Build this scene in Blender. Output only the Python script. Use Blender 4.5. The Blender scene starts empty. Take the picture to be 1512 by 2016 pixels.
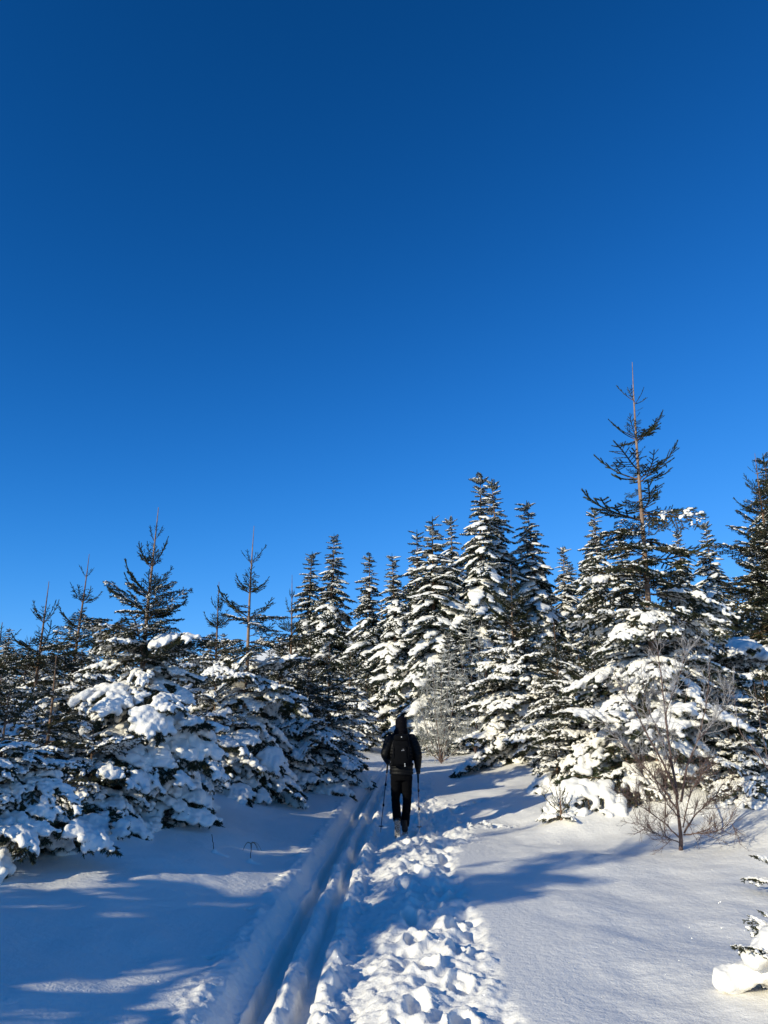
import bpy, math, random
import numpy as np
from mathutils import Vector, Matrix, Euler

# ------------------------------------------------------------------ camera, sky, sun, exposure
SC = bpy.context.scene
COL = SC.collection
R = math.radians
CAM_H, PITCH, FPX = 1.6, R(15.5), 1514.0      # eye height, upward tilt, focal length in photo pixels (1512 wide)
SUN_AZ, SUN_EL = R(50), R(19)                  # light travels towards (+sin, +cos) of SUN_AZ; sun stands behind and to the left

cam_d = bpy.data.cameras.new('camera')
cam = bpy.data.objects.new('camera', cam_d)
COL.objects.link(cam)
cam_d.sensor_fit = 'HORIZONTAL'
cam_d.sensor_width = 36.0
cam_d.lens = 36.0 * FPX / 1512.0
cam_d.clip_start, cam_d.clip_end = 0.05, 3000
cam.location = (0, 0, CAM_H)
cam.rotation_euler = (R(90) + PITCH, 0, 0)
SC.camera = cam

world = bpy.data.worlds.new('World')
SC.world = world
world.use_nodes = True
wn, wl = world.node_tree.nodes, world.node_tree.links
wn.clear()
sky = wn.new('ShaderNodeTexSky')
sky.sky_type = 'NISHITA'
sky.sun_disc = False
sky.sun_elevation = SUN_EL
sky.sun_rotation = SUN_AZ + math.pi
sky.altitude = 3000
sky.air_density = 1.0
sky.dust_density = 0.0
sky.ozone_density = 6.0
# camera-like colour rendering of the whole sky: each channel gets its own contrast, red held back
sep = wn.new('ShaderNodeSeparateColor'); comb = wn.new('ShaderNodeCombineColor')
wl.new(sky.outputs[0], sep.inputs[0])
for ch, (gain, gam, knee) in enumerate(((40.0, 2.6, .25), (5.9, 1.6, .9), (7.3, 1.74, 1.6))):
    def mth(op, a, b):
        q = wn.new('ShaderNodeMath'); q.operation = op
        for k, v in enumerate((a, b)):
            if isinstance(v, (int, float)): q.inputs[k].default_value = v
            else: wl.new(v, q.inputs[k])
        return q.outputs[0]
    x = mth('MULTIPLY', sep.outputs[ch], .1)
    x = mth('MULTIPLY', mth('POWER', x, gam), gain)
    x = mth('DIVIDE', x, mth('ADD', mth('MULTIPLY', x, 1.0 / knee), 1.0))
    wl.new(mth('MULTIPLY', x, 10.0), comb.inputs[ch])
bg = wn.new('ShaderNodeBackground')
bg.inputs['Strength'].default_value = 0.10
wo = wn.new('ShaderNodeOutputWorld')
wl.new(comb.outputs[0], bg.inputs['Color'])
wl.new(bg.outputs[0], wo.inputs[0])

sun_d = bpy.data.lights.new('sun', 'SUN')
sun_d.energy = 4.6
sun_d.angle = R(0.53)
sun_d.color = (1.0, 0.935, 0.73)
sun = bpy.data.objects.new('sun', sun_d)
COL.objects.link(sun)
ldir = Vector((math.sin(SUN_AZ) * math.cos(SUN_EL), math.cos(SUN_AZ) * math.cos(SUN_EL), -math.sin(SUN_EL)))
sun.rotation_euler = ldir.to_track_quat('-Z', 'Y').to_euler()

SC.view_settings.view_transform = 'Standard'
SC.view_settings.look = 'None'
SC.view_settings.exposure = 0.0
SC.view_settings.gamma = 1.0
SC.view_settings.use_curve_mapping = False
SC.render.engine = 'CYCLES'
SC.cycles.max_bounces = 6
SC.cycles.diffuse_bounces = 3
SC.cycles.glossy_bounces = 2
SC.cycles.transparent_max_bounces = 4
SC.cycles.sample_clamp_indirect = 4.0

# ------------------------------------------------------------------ helpers: noise
def _hash(ix, iy, seed):
    h = (ix.astype(np.int64) * 374761393 + iy.astype(np.int64) * 668265263 + seed * 974634777) & 0xffffffff
    h = ((h ^ (h >> 13)) * 1274126177) & 0xffffffff
    h = (h ^ (h >> 16)) & 0xffffffff
    return h
def perlin(x, y, seed=0):
    x = np.asarray(x, float); y = np.asarray(y, float)
    ix, iy = np.floor(x), np.floor(y)
    fx, fy = x - ix, y - iy
    def g(dx, dy):
        a = _hash(ix + dx, iy + dy, seed) * (2 * math.pi / 4294967296.0)
        return np.cos(a) * (fx - dx) + np.sin(a) * (fy - dy)
    u, v = fx * fx * fx * (fx * (fx * 6 - 15) + 10), fy * fy * fy * (fy * (fy * 6 - 15) + 10)
    a = g(0, 0); b = g(1, 0); c = g(0, 1); d = g(1, 1)
    return (a + (b - a) * u) * (1 - v) + (c + (d - c) * u) * v
def fbm(x, y, seed=0, octs=4, gain=0.5):
    s, a = 0.0, 1.0
    for o in range(octs):
        s = s + a * perlin(x, y, seed + o * 17)
        x = x * 2.03; y = y * 2.03; a *= gain
    return s
def sstep(a, b, x):
    t = np.clip((np.asarray(x, float) - a) / (b - a), 0, 1)
    return t * t * (3 - 2 * t)

# ------------------------------------------------------------------ helpers: objects and meshes
def tag(o, label=None, cat=None, group=None, kind=None):
    if label: o['label'] = label
    if cat: o['category'] = cat
    if group: o['group'] = group
    if kind: o['kind'] = kind
    return o
def link(o, parent=None):
    COL.objects.link(o)
    if parent is not None: o.parent = parent
    return o
def thing(name, label, cat, loc=(0, 0, 0), rotz=0.0, group=None):
    o = bpy.data.objects.new(name, None)
    o.empty_display_size = 0.1
    o.location = loc; o.rotation_euler = (0, 0, rotz)
    link(o)
    return tag(o, label, cat, group)
def np_mesh(name, V, F, mats=(), smooth=True, midx=None):
    """V (n,3), F list of arrays (m,3) or (m,4)"""
    me = bpy.data.meshes.new(name)
    V = np.asarray(V, np.float32)
    if not isinstance(F, (list, tuple)): F = [F]
    F = [np.asarray(f, np.int32) for f in F if len(f)]
    loops = np.concatenate([f.ravel() for f in F])
    tot = np.concatenate([np.full(len(f), f.shape[1], np.int32) for f in F])
    start = np.concatenate([[0], np.cumsum(tot)[:-1]]).astype(np.int32)
    me.vertices.add(len(V)); me.vertices.foreach_set('co', V.ravel())
    me.loops.add(len(loops)); me.loops.foreach_set('vertex_index', loops)
    me.polygons.add(len(tot)); me.polygons.foreach_set('loop_start', start); me.polygons.foreach_set('loop_total', tot)
    if smooth: me.polygons.foreach_set('use_smooth', np.ones(len(tot), bool))
    for m in mats: me.materials.append(m)
    if midx is not None: me.polygons.foreach_set('material_index', np.asarray(midx, np.int32))
    me.update(calc_edges=True)
    return me
def mesh_obj(name, me, parent=None, loc=None, rot=None, scale=None):
    o = bpy.data.objects.new(name, me)
    link(o, parent)
    if loc is not None: o.location = loc
    if rot is not None: o.rotation_euler = rot
    if scale is not None: o.scale = scale if hasattr(scale, '__len__') else (scale,) * 3
    return o
def mesh_arrays(me):
    n = len(me.vertices); V = np.empty(n * 3, np.float32); me.vertices.foreach_get('co', V)
    me.calc_loop_triangles()
    T = np.empty(len(me.loop_triangles) * 3, np.int32); me.loop_triangles.foreach_get('vertices', T)
    return V.reshape(-1, 3), T.reshape(-1, 3)

class Geo:
    """collects arrays of verts + tris"""
    def __init__(s): s.V = []; s.F = []; s.n = 0
    def add(s, V, F):
        if len(V) == 0: return
        s.V.append(np.asarray(V, float)); s.F.append(np.asarray(F, int) + s.n); s.n += len(V)
    def arrays(s):
        return np.concatenate(s.V), np.concatenate(s.F)
    def mesh(s, name, mats=(), smooth=True):
        V, F = s.arrays(); return np_mesh(name, V, F, mats, smooth)
def frames(P):
    P = np.asarray(P, float)
    T = np.gradient(P, axis=0); T /= np.linalg.norm(T, axis=1)[:, None] + 1e-9
    up = np.tile(np.array([0, 0, 1.0]), (len(P), 1))
    up[np.abs(T[:, 2]) > 0.9] = (0, 1.0, 0)
    if np.any(np.abs(T[:, 2]) > 0.9): up[:] = (0, 1.0, 0) if np.mean(np.abs(T[:, 2])) > 0.5 else (0, 0, 1.0)
    A = np.cross(up, T); A /= np.linalg.norm(A, axis=1)[:, None] + 1e-9
    B = np.cross(T, A)
    return T, A, B
def tube(P, r, n=6, cap=True, r2=None):
    """tri tube along P with radii r (along A) and r2 (along B)"""
    P = np.asarray(P, float); m = len(P)
    r = np.broadcast_to(np.asarray(r, float), (m,)); r2 = r if r2 is None else np.broadcast_to(np.asarray(r2, float), (m,))
    T, A, B = frames(P)
    a = np.linspace(0, 2 * math.pi, n, endpoint=False)
    V = P[:, None, :] + np.cos(a)[None, :, None] * (A * r[:, None])[:, None, :] + np.sin(a)[None, :, None] * (B * r2[:, None])[:, None, :]
    V = V.reshape(-1, 3)
    i = np.arange(m - 1)[:, None] * n; j = np.arange(n)[None, :]; k = (j + 1) % n
    q = np.stack([i + j, i + k, i + n + k, i + n + j], -1).reshape(-1, 4)
    F = np.concatenate([q[:, [0, 1, 2]], q[:, [0, 2, 3]]])
    if cap:
        V = np.concatenate([V, P[:1], P[-1:]])
        c0, c1 = m * n, m * n + 1; jj = np.arange(n); kk = (jj + 1) % n
        F = np.concatenate([F, np.stack([np.full(n, c0), kk, jj], -1), np.stack([np.full(n, c1), (m - 1) * n + jj, (m - 1) * n + kk], -1)])
    return V, F
def ico():
    t = (1 + 5 ** .5) / 2
    v = np.array([(-1, t, 0), (1, t, 0), (-1, -t, 0), (1, -t, 0), (0, -1, t), (0, 1, t), (0, -1, -t), (0, 1, -t), (t, 0, -1), (t, 0, 1), (-t, 0, -1), (-t, 0, 1)], float)
    v /= np.linalg.norm(v[0])
    f = [(0, 11, 5), (0, 5, 1), (0, 1, 7), (0, 7, 10), (0, 10, 11), (1, 5, 9), (5, 11, 4), (11, 10, 2), (10, 7, 6), (7, 1, 8), (3, 9, 4), (3, 4, 2), (3, 2, 6), (3, 6, 8), (3, 8, 9), (4, 9, 5), (2, 4, 11), (6, 2, 10), (8, 6, 7), (9, 8, 1)]
    return v, np.array(f)
def ico_sub(n):
    v, f = ico()
    for _ in range(n):
        vl = list(map(tuple, v)); cache = {}; nf = []
        def mid(a, b):
            k = (min(a, b), max(a, b))
            if k not in cache:
                p = (np.array(vl[a]) + np.array(vl[b])) / 2; p /= np.linalg.norm(p)
                cache[k] = len(vl); vl.append(tuple(p))
            return cache[k]
        for a, b, c in f:
            ab, bc, ca = mid(a, b), mid(b, c), mid(c, a)
            nf += [(a, ab, ca), (b, bc, ab), (c, ca, bc), (ab, bc, ca)]
        v, f = np.array(vl), np.array(nf)
    return v, f
ICO0, ICO1, ICO2 = ico(), ico_sub(1), ico_sub(2)
def balls(C, S, base=ICO1):
    """many ellipsoids: C (k,3) centres, S (k,3) radii"""
    C = np.asarray(C, float); S = np.asarray(S, float)
    if S.ndim == 1: S = np.repeat(S[:, None], 3, 1)
    v, f = base; k = len(C)
    V = (v[None] * S[:, None, :] + C[:, None, :]).reshape(-1, 3)
    F = (f[None] + (np.arange(k) * len(v))[:, None, None]).reshape(-1, 3)
    return V, F
def fuse(V, F, voxel, smooth=3, fac=0.5, name='fused', mats=(), grit=None):
    """voxel-union of closed shapes into one smooth skin"""
    me = np_mesh('tmp_fuse', V, F)
    o = bpy.data.objects.new('tmp_fuse', me); COL.objects.link(o)
    m = o.modifiers.new('r', 'REMESH'); m.mode = 'VOXEL'; m.voxel_size = voxel; m.use_smooth_shade = True
    if smooth:
        s = o.modifiers.new('s', 'SMOOTH'); s.iterations = smooth; s.factor = fac
    dg = bpy.context.evaluated_depsgraph_get(); dg.update()
    out = bpy.data.meshes.new_from_object(o.evaluated_get(dg))
    bpy.data.objects.remove(o); bpy.data.meshes.remove(me)
    out.name = name
    out.materials.clear()
    for mt in mats: out.materials.append(mt)
    out.polygons.foreach_set('use_smooth', np.ones(len(out.polygons), bool))
    if grit:
        n = len(out.vertices); co = np.empty(n * 3, np.float32); out.vertices.foreach_get('co', co); co = co.reshape(-1, 3)
        no = np.empty(n * 3, np.float32); out.vertices.foreach_get('normal', no); no = no.reshape(-1, 3)
        k = 1.0 / grit[1]
        d = fbm((co[:, 0] + .7 * co[:, 2]) * k, (co[:, 1] - .7 * co[:, 2]) * k, 91, 3) + perlin(co[:, 2] * k * 1.3 + 5, co[:, 0] * k, 97)
        co += no * (d * grit[0])[:, None]
        out.vertices.foreach_set('co', co.astype(np.float32).ravel()); out.update()
    return out

# ------------------------------------------------------------------ materials
def new_mat(name):
    m = bpy.data.materials.new(name); m.use_nodes = True
    nt = m.node_tree; b = nt.nodes['Principled BSDF']
    return m, nt.nodes, nt.links, b
def simple_mat(name, col, rough=0.7, var=0.3, scale=8.0, bump=0.0, spec=0.3, col2=None, bscale=None):
    m, n, l, b = new_mat(name)
    tc = n.new('ShaderNodeTexCoord'); nz = n.new('ShaderNodeTexNoise')
    nz.inputs['Scale'].default_value = scale; nz.inputs['Detail'].default_value = 5
    l.new(tc.outputs['Object'], nz.inputs['Vector'])
    cr = n.new('ShaderNodeValToRGB')
    c2 = col2 or tuple(min(1, c * (1 + var)) for c in col); c1 = tuple(c * (1 - var) for c in col) if not col2 else col
    cr.color_ramp.elements[0].position = .35; cr.color_ramp.elements[1].position = .65
    cr.color_ramp.elements[0].color = (*c1, 1); cr.color_ramp.elements[1].color = (*c2, 1)
    l.new(nz.outputs['Fac'], cr.inputs[0]); l.new(cr.outputs[0], b.inputs['Base Color'])
    b.inputs['Roughness'].default_value = rough
    b.inputs['Specular IOR Level'].default_value = spec
    if bump:
        bp = n.new('ShaderNodeBump'); bp.inputs['Strength'].default_value = bump; bp.inputs['Distance'].default_value = .01
        nb = n.new('ShaderNodeTexNoise'); nb.inputs['Scale'].default_value = bscale or scale * 3; nb.inputs['Detail'].default_value = 4
        l.new(tc.outputs['Object'], nb.inputs['Vector']); l.new(nb.outputs['Fac'], bp.inputs['Height']); l.new(bp.outputs[0], b.inputs['Normal'])
    return m
def snow_mat(name, ground=True):
    m, n, l, b = new_mat(name)
    b.inputs['Base Color'].default_value = (.92, .88, .80, 1)
    b.inputs['Roughness'].default_value = .55
    b.inputs['Specular IOR Level'].default_value = .25
    ge = n.new('ShaderNodeNewGeometry')
    # grain: two scales of relief
    def noise(scale, det):
        t = n.new('ShaderNodeTexNoise'); t.inputs['Scale'].default_value = scale; t.inputs['Detail'].default_value = det
        l.new(ge.outputs['Position'], t.inputs['Vector']); return t
    n1 = noise(70 if ground else 40, 3); n2 = noise(18, 3)
    add = n.new('ShaderNodeMath'); add.operation = 'MULTIPLY_ADD'; add.inputs[1].default_value = .45
    l.new(n1.outputs['Fac'], add.inputs[0]); l.new(n2.outputs['Fac'], add.inputs[2])
    bp = n.new('ShaderNodeBump'); bp.inputs['Strength'].default_value = .55 if ground else .5; bp.inputs['Distance'].default_value = .018 if ground else .02
    l.new(add.outputs[0], bp.inputs['Height'])
    l.new(bp.outputs[0], b.inputs['Normal'])
    out = n['Material Output']
    if ground:
        # ice crystals: each cell is a tiny mirror with its own tilt
        vo = n.new('ShaderNodeTexVoronoi'); vo.inputs['Scale'].default_value = 240
        l.new(ge.outputs['Position'], vo.inputs['Vector'])
        sub = n.new('ShaderNodeVectorMath'); sub.operation = 'SUBTRACT'; sub.inputs[1].default_value = (.5, .5, .5)
        l.new(vo.outputs['Color'], sub.inputs[0])
        sc = n.new('ShaderNodeVectorMath'); sc.operation = 'SCALE'; sc.inputs['Scale'].default_value = 1.6
        l.new(sub.outputs[0], sc.inputs[0])
        ad = n.new('ShaderNodeVectorMath'); ad.operation = 'ADD'
        l.new(sc.outputs[0], ad.inputs[0]); l.new(ge.outputs['Normal'], ad.inputs[1])
        nm = n.new('ShaderNodeVectorMath'); nm.operation = 'NORMALIZE'; l.new(ad.outputs[0], nm.inputs[0])
        gl = n.new('ShaderNodeBsdfGlossy'); gl.inputs['Roughness'].default_value = .12
        l.new(nm.outputs[0], gl.inputs['Normal'])
        mx = n.new('ShaderNodeMixShader'); mx.inputs[0].default_value = .025
        l.new(b.outputs[0], mx.inputs[1]); l.new(gl.outputs[0], mx.inputs[2]); l.new(mx.outputs[0], out.inputs[0])
    return m
M_SNOW = snow_mat('snow_ground'); M_TSNOW = snow_mat('snow_on_trees', False)
M_NEEDLE = simple_mat('spruce_needles', (.020, .030, .014), .65, scale=2.5, col2=(.050, .062, .026))
M_NEEDLE_D = simple_mat('spruce_needles_dark', (.014, .022, .012), .7, scale=2.0, col2=(.035, .046, .022))
M_BARK = simple_mat('spruce_bark', (.13, .075, .045), .85, scale=14, col2=(.26, .16, .10), bump=.6)
M_BARK_O = simple_mat('spruce_bark_orange', (.20, .125, .082), .8, scale=14, col2=(.34, .235, .165), bump=.5)
M_BIRCH = simple_mat('birch_bark', (.065, .036, .028), .6, scale=30, col2=(.19, .125, .10), bump=.4)
M_TWIG = simple_mat('birch_twigs', (.085, .05, .04), .7, scale=9, col2=(.20, .135, .11))
M_RIME = simple_mat('rimed_twigs', (.27, .235, .215), .7, scale=9, col2=(.55, .53, .52))
M_STRAW = simple_mat('dry_straw', (.22, .15, .08), .8, scale=20, col2=(.36, .27, .16))

# ------------------------------------------------------------------ terrain
def path_x(y):
    t = np.clip(np.asarray(y, float) - 5, -30, 60)
    return np.where(t > 0, .010 * t + .0013 * t * t, .010 * t)
MOUNDS = [  # x, y, radius, height : drifts banked round the trees
    (-4.6, 9.2, 1.5, .20), (-3.4, 9.6, .6, .06), (-4.2, 12.2, 1.6, .25), (-3.3, 14.0, 1.3, .22), (-3.4, 17.5, 1.5, .25),
    (2.95, 13.2, .55, .10), (4.6, 13.4, 1.4, .25), (3.3, 12.6, .7, .18), (4.3, 22.5, 2.5, .25), (3.85, 10.7, .5, .05), (3.0, 5.4, .7, .06), (3.2, 15.0, 1.6, .22), (2.75, 12.35, .45, .13), (3.5, 13.0, .6, .10), (4.7, 12.3, .7, .22), (5.6, 10.2, 1.0, .22), (-2.6, 11.0, .8, .10), (-2.2, 8.6, .9, .07), (2.4, 17.0, 1.0, .16)]
def ground_low(x, y):
    x = np.asarray(x, float); y = np.asarray(y, float)
    s = x - path_x(y)
    z = .021 * np.clip(y - 13, 0, 40) + .0 * x
    z = z + .004 * np.clip(y - 53, 0, 400)
    z = z + .30 * sstep(1.5, 6.5, s) * sstep(7, 17, y) + .65 * sstep(2.6, 9.0, s) * sstep(5, 11, y) + .25 * sstep(1.0, 3.5, s) * sstep(13, 20, y)
    z = z + .42 * sstep(.95, 4.4, -s) + .4 * sstep(5, 14, -s)
    z = z + .11 * fbm(x * .33, y * .25, 3, 3) * sstep(.9, 2.6, np.abs(s + .1))
    z = z + .042 * fbm(x * 1.0 + y * .25, y * .7 - x * .2, 5, 3) * sstep(1.0, 1.8, np.abs(s + .1))
    z = z + .010 * fbm(x * 2.2 + y * 1.6, y * 3.4 - x * 2.4, 9, 3) * sstep(1.0, 1.8, np.abs(s + .1)) * sstep(40, 15, y)
    for mx, my, mr, mh in MOUNDS:
        z = z + mh * np.exp(-((x - mx) ** 2 + (y - my) ** 2) / (mr * mr))
    far = sstep(120, 420, np.hypot(x, y))
    z = z + far * (37 * np.exp(-((x + 22) / 60.0) ** 2) * sstep(100, 420, y) + 10 * sstep(0, 300, y))
    return z
def gz(x, y): return float(ground_low(x, y))

def smooth_box(s, c, hw, soft): return sstep(hw + soft, hw - soft * .3, np.abs(s - c))
def plates(x, y, size, seed):
    """broken crust: every cell its own height and tilt, with sunken joints"""
    x = x / size; y = y / size
    ix, iy = np.floor(x), np.floor(y)
    d1 = np.full(x.shape, 9.0); d2 = np.full(x.shape, 9.0); h1 = np.zeros(x.shape)
    for ox in (-1, 0, 1):
        for oy in (-1, 0, 1):
            a = _hash(ix + ox, iy + oy, seed) / 4294967296.0; b = _hash(ix + ox, iy + oy, seed + 5) / 4294967296.0
            dx, dy = x - (ix + ox + a), y - (iy + oy + b); d = np.hypot(dx, dy)
            c = _hash(ix + ox, iy + oy, seed + 9) / 4294967296.0; t = c * 40
            h = c * 1.1 - .5 + .75 * (np.cos(t) * dx + np.sin(t) * dy)
            nearer = d < d1
            d2 = np.where(nearer, d1, np.minimum(d2, d)); h1 = np.where(nearer, h, h1); d1 = np.where(nearer, d, d1)
    return h1 * sstep(0, .22, d2 - d1) - .25 * sstep(.16, 0, d2 - d1)
def build_ground():
    rs = np.random.RandomState(11)
    fine = np.arange(-1.25, 1.3, .014)
    def grow(a, first, ratio, end):
        out = [a]; st = first
        while abs(out[-1]) < end: out.append(out[-1] + st); st *= ratio
        return np.array(out[1:])
    xr = np.concatenate([np.arange(fine[-1] + .02, 2.3, .028), ]); xr = np.concatenate([xr, np.arange(xr[-1] + .05, 5.5, .065)]); xr = np.concatenate([xr, grow(xr[-1], .08, 1.12, 700)])
    xl = np.concatenate([np.arange(fine[0] - .02, -2.3, -.028), ]); xl = np.concatenate([xl, np.arange(xl[-1] - .05, -5.0, -.065)]); xl = np.concatenate([xl, grow(xl[-1], -.08, 1.12, 700)])
    S = np.concatenate([xl[::-1], fine, xr])
    ys = [3.6]
    while ys[-1] < 900:
        y = ys[-1]; ys.append(y + (max(.0155, .003 * y) if y < 22 else (.006 * y if y < 45 else .04 * y)))
    yb = [3.6]; st = .1
    while yb[-1] > -250: yb.append(yb[-1] - st); st *= 1.15
    Y = np.concatenate([np.array(yb[1:])[::-1], np.array(ys)])
    SS, YY = np.meshgrid(S, Y)
    XX = SS + path_x(YY)
    Z = ground_low(XX, YY)
    s = SS; y = YY
    near = sstep(40, 18, y) * sstep(-40, -2, y)
    w1 = .03 * fbm(y * .9, y * 0 + 1.3, 21, 3)
    sw = s + w1 + .018 * perlin(s * 9, y * 9, 33)
    # trench that carries the ski track, its left wall soft
    grit = fbm(s * 16, y * 13, 81, 3, .6); lump = fbm(s * 6, y * 4.5, 83, 3, .55)
    prof = -.125 * sstep(-1.06, -.88, sw) * sstep(.16, -.25, sw)
    prof = prof + .035 * np.exp(-((sw + 1.13) / .06) ** 2) * (.5 + perlin(y * 1.7, y * 0, 41) + .8 * lump)
    g1 = smooth_box(sw, -.785, .058, .024); g2 = smooth_box(sw, -.515, .046, .022)
    prof = prof - .13 * g1 - .10 * g2 * (.8 + .4 * perlin(y * 2, y * 0 + 8, 42))
    prof = prof + .050 * np.exp(-((sw + .650) / .05) ** 2) * (1 + .9 * perlin(y * 3.1, s * 2, 43) + .8 * lump)
    prof = prof + .080 * np.exp(-((sw + .37) / .08) ** 2) * (.85 + 1.0 * perlin(y * 2.3, s * 2, 44) + .9 * lump)
    prof = prof + .010 * grit * sstep(-1.2, -1.0, sw) * sstep(.1, 0, sw) * (1 - .6 * g1)
    ski_fade = sstep(24, 17, y)
    prof = prof * (.25 + .75 * ski_fade)
    # walked path: pressed flat, crumbly
    crumb = fbm(s * 11, y * 11, 51, 4, .6)
    walk = smooth_box(sw, -.10, .19, .08)
    prof = prof + walk * .022 * crumb
    # churned snow on the right
    wide = .62 + .45 * sstep(10.5, 12.5, y) * sstep(17.5, 14.5, y) + .12 * perlin(y * .8, y * 0 + 4, 61)
    churn = sstep(-.02, .12, sw) * sstep(wide + .24, wide + .03, sw) * sstep(26, 20, y)
    churn = np.maximum(churn, sstep(-.75, -.5, sw) * sstep(.2, .05, sw) * sstep(11.5, 13.5, y) * sstep(22, 18, y) * .7)
    wx_, wy_ = .03 * fbm(s * 9, y * 9, 101, 2), .03 * fbm(s * 9, y * 9, 103, 2)
    msk = churn > .01
    pl = np.zeros_like(s)
    pl[msk] = .030 * plates((s + wx_)[msk], (y + wy_)[msk] * .8, .15, 7) + .028 * plates((s + wx_)[msk], (y + wy_)[msk], .075, 8)
    for _ in range(2):
        pl[1:-1] = (pl[:-2] + 2 * pl[1:-1] + pl[2:]) / 4; pl[:, 1:-1] = (pl[:, :-2] + 2 * pl[:, 1:-1] + pl[:, 2:]) / 4
    prof = prof + churn * (-.028 + .085 * fbm(s * 3.6, y * 2.6, 71, 3, .55) + pl + .018 * fbm(s * 21, y * 18, 74, 2, .6))
    churn2 = sstep(-.46, -.40, sw) * sstep(-.22, -.30, sw)
    prof = prof + churn2 * .03 * fbm(s * 9, y * 8, 75, 3, .6)
    prof = prof * near
    # outer rough edge left of the track
    prof = prof + near * .02 * fbm(s * 14, y * 10, 77, 3) * np.exp(-((sw + 1.2) / .07) ** 2) * sstep(.0, .3, perlin(y * .6, y * 0 + 3, 79) + .2)
    Z = Z + prof
    # footprints and clods stamped into the churned strip
    def stamp(cx_s, cy, rx, ry, h, ball):
        j0, j1 = np.searchsorted(S, [cx_s - rx, cx_s + rx]); i0, i1 = np.searchsorted(Y, [cy - ry, cy + ry])
        if j1 <= j0 or i1 <= i0: return
        q = ((s[i0:i1, j0:j1] - cx_s) / rx) ** 2 + ((y[i0:i1, j0:j1] - cy) / ry) ** 2
        m = np.clip(1 - q, 0, 1)
        if ball:
            c0 = Zb[i0:i1, j0:j1][m > .5]
            lev = (c0.mean() if len(c0) else 0)
            wob = 1 + .35 * perlin(s[i0:i1, j0:j1] * 26, y[i0:i1, j0:j1] * 26, 88)
            Z[i0:i1, j0:j1] = np.where(m > 0, np.maximum(Z[i0:i1, j0:j1], lev - .25 * rx + (h + .25 * rx) * m ** .6 * wob), Z[i0:i1, j0:j1])
        else: Z[i0:i1, j0:j1] += h * sstep(0, .55, m)
    yy = 4.2; side = 1
    while yy < 19:
        bx = .36 + side * .13 + rs.normal(0, .05); stamp(bx, yy, .13, .24, .045, False); stamp(bx, yy, .085, .18, -.115 * rs.uniform(.6, 1.2), False)
        if rs.rand() < .7: stamp(.62 + rs.normal(0, .06), yy + .2, .08, .17, -.09 * rs.uniform(.5, 1.1), False)
        stamp(-.10 + side * .09 + rs.normal(0, .02), yy + .1, .06, .15, -.018, False)
        yy += .36 + rs.uniform(-.05, .05); side = -side
    Zb = Z.copy()
    for k in range(1100):
        cy = 4.0 + 19 * rs.rand() ** 1.6
        u = rs.rand()
        if u < .66: cs = rs.uniform(.06, .78 + (.5 if 11 < cy < 17 else 0))
        elif u < .84: cs = rs.normal(-.37, .06)
        elif u < .90: cs = rs.normal(-.655, .04)
        elif u < .95: cs = rs.uniform(-.3, .1)
        else: cs = rs.normal(-1.14, .09)
        r = abs(rs.normal(0, .015)) + .016
        if u > .9: r *= .6
        r = min(r, .085)
        stamp(cs, cy, r, r * rs.uniform(.8, 1.4), r * rs.uniform(.25, .6), True)
    # side steps to the right of the walker
    for cs, cy in [(1.15, 13.3), (1.38, 13.5), (1.62, 13.35), (1.05, 15.1), (1.3, 15.3), (1.55, 15.5)]:
        stamp(cs, cy, .14, .13, -.07, False)
        for q in range(9): stamp(cs + rs.normal(0, .13), cy + rs.normal(0, .12), rs.uniform(.02, .06), rs.uniform(.02, .06), rs.uniform(.02, .05), True)
    # pole holes beside the track
    yy = 4.6
    while yy < 20:
        stamp(-1.22 + rs.normal(0, .03), yy, .030, .034, -.09, False); stamp(-.24 + rs.normal(0, .03), yy + .5, .030, .034, -.08, False)
        yy += 1.5 + rs.uniform(-.15, .15)
    Zs = Z.copy()
    for _ in range(3):
        Zs[1:-1] = (Zs[:-2] + 2 * Zs[1:-1] + Zs[2:]) / 4; Zs[:, 1:-1] = (Zs[:, :-2] + 2 * Zs[:, 1:-1] + Zs[:, 2:]) / 4
    Z = Z + .62 * churn * (Zs - Z) + np.maximum(churn, .5 * walk) * near * (.0065 * fbm(s * 30, y * 27, 121, 2) + .010 * np.abs(perlin(s * 13, y * 12, 123)))
    n0, n1 = Z.shape
    V = np.stack([XX, YY, Z], -1).reshape(-1, 3)
    idx = np.arange(n0 * n1).reshape(n0, n1)
    Q = np.stack([idx[:-1, :-1], idx[:-1, 1:], idx[1:, 1:], idx[1:, :-1]], -1)
    # vertex normals from the whole sheet so that the two pieces meet without a seam
    dS = np.stack([np.gradient(XX, axis=1), np.gradient(YY, axis=1), np.gradient(Z, axis=1)], -1)
    dY = np.stack([np.gradient(XX, axis=0), np.gradient(YY, axis=0), np.gradient(Z, axis=0)], -1)
    N = np.cross(dS, dY); N /= np.linalg.norm(N, axis=-1)[..., None]; N = N.reshape(-1, 3)
    ja, jb = np.searchsorted(S, [-1.32, 1.32]); ia, ib = np.searchsorted(Y, [-3, 46])
    inpath = np.zeros((n0 - 1, n1 - 1), bool); inpath[ia:ib, ja:jb] = True
    for name, mask in (('snow_path', inpath), ('snow_ground', ~inpath)):
        q = Q[mask]
        used = np.unique(q); remap = np.full(len(V), -1, np.int64); remap[used] = np.arange(len(used))
        me = np_mesh(name, V[used], remap[q], [M_SNOW])
        me.normals_split_custom_set_from_vertices([tuple(v) for v in N[used]])
        o = mesh_obj(name, me); o['kind'] = 'structure'
build_ground()

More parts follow.
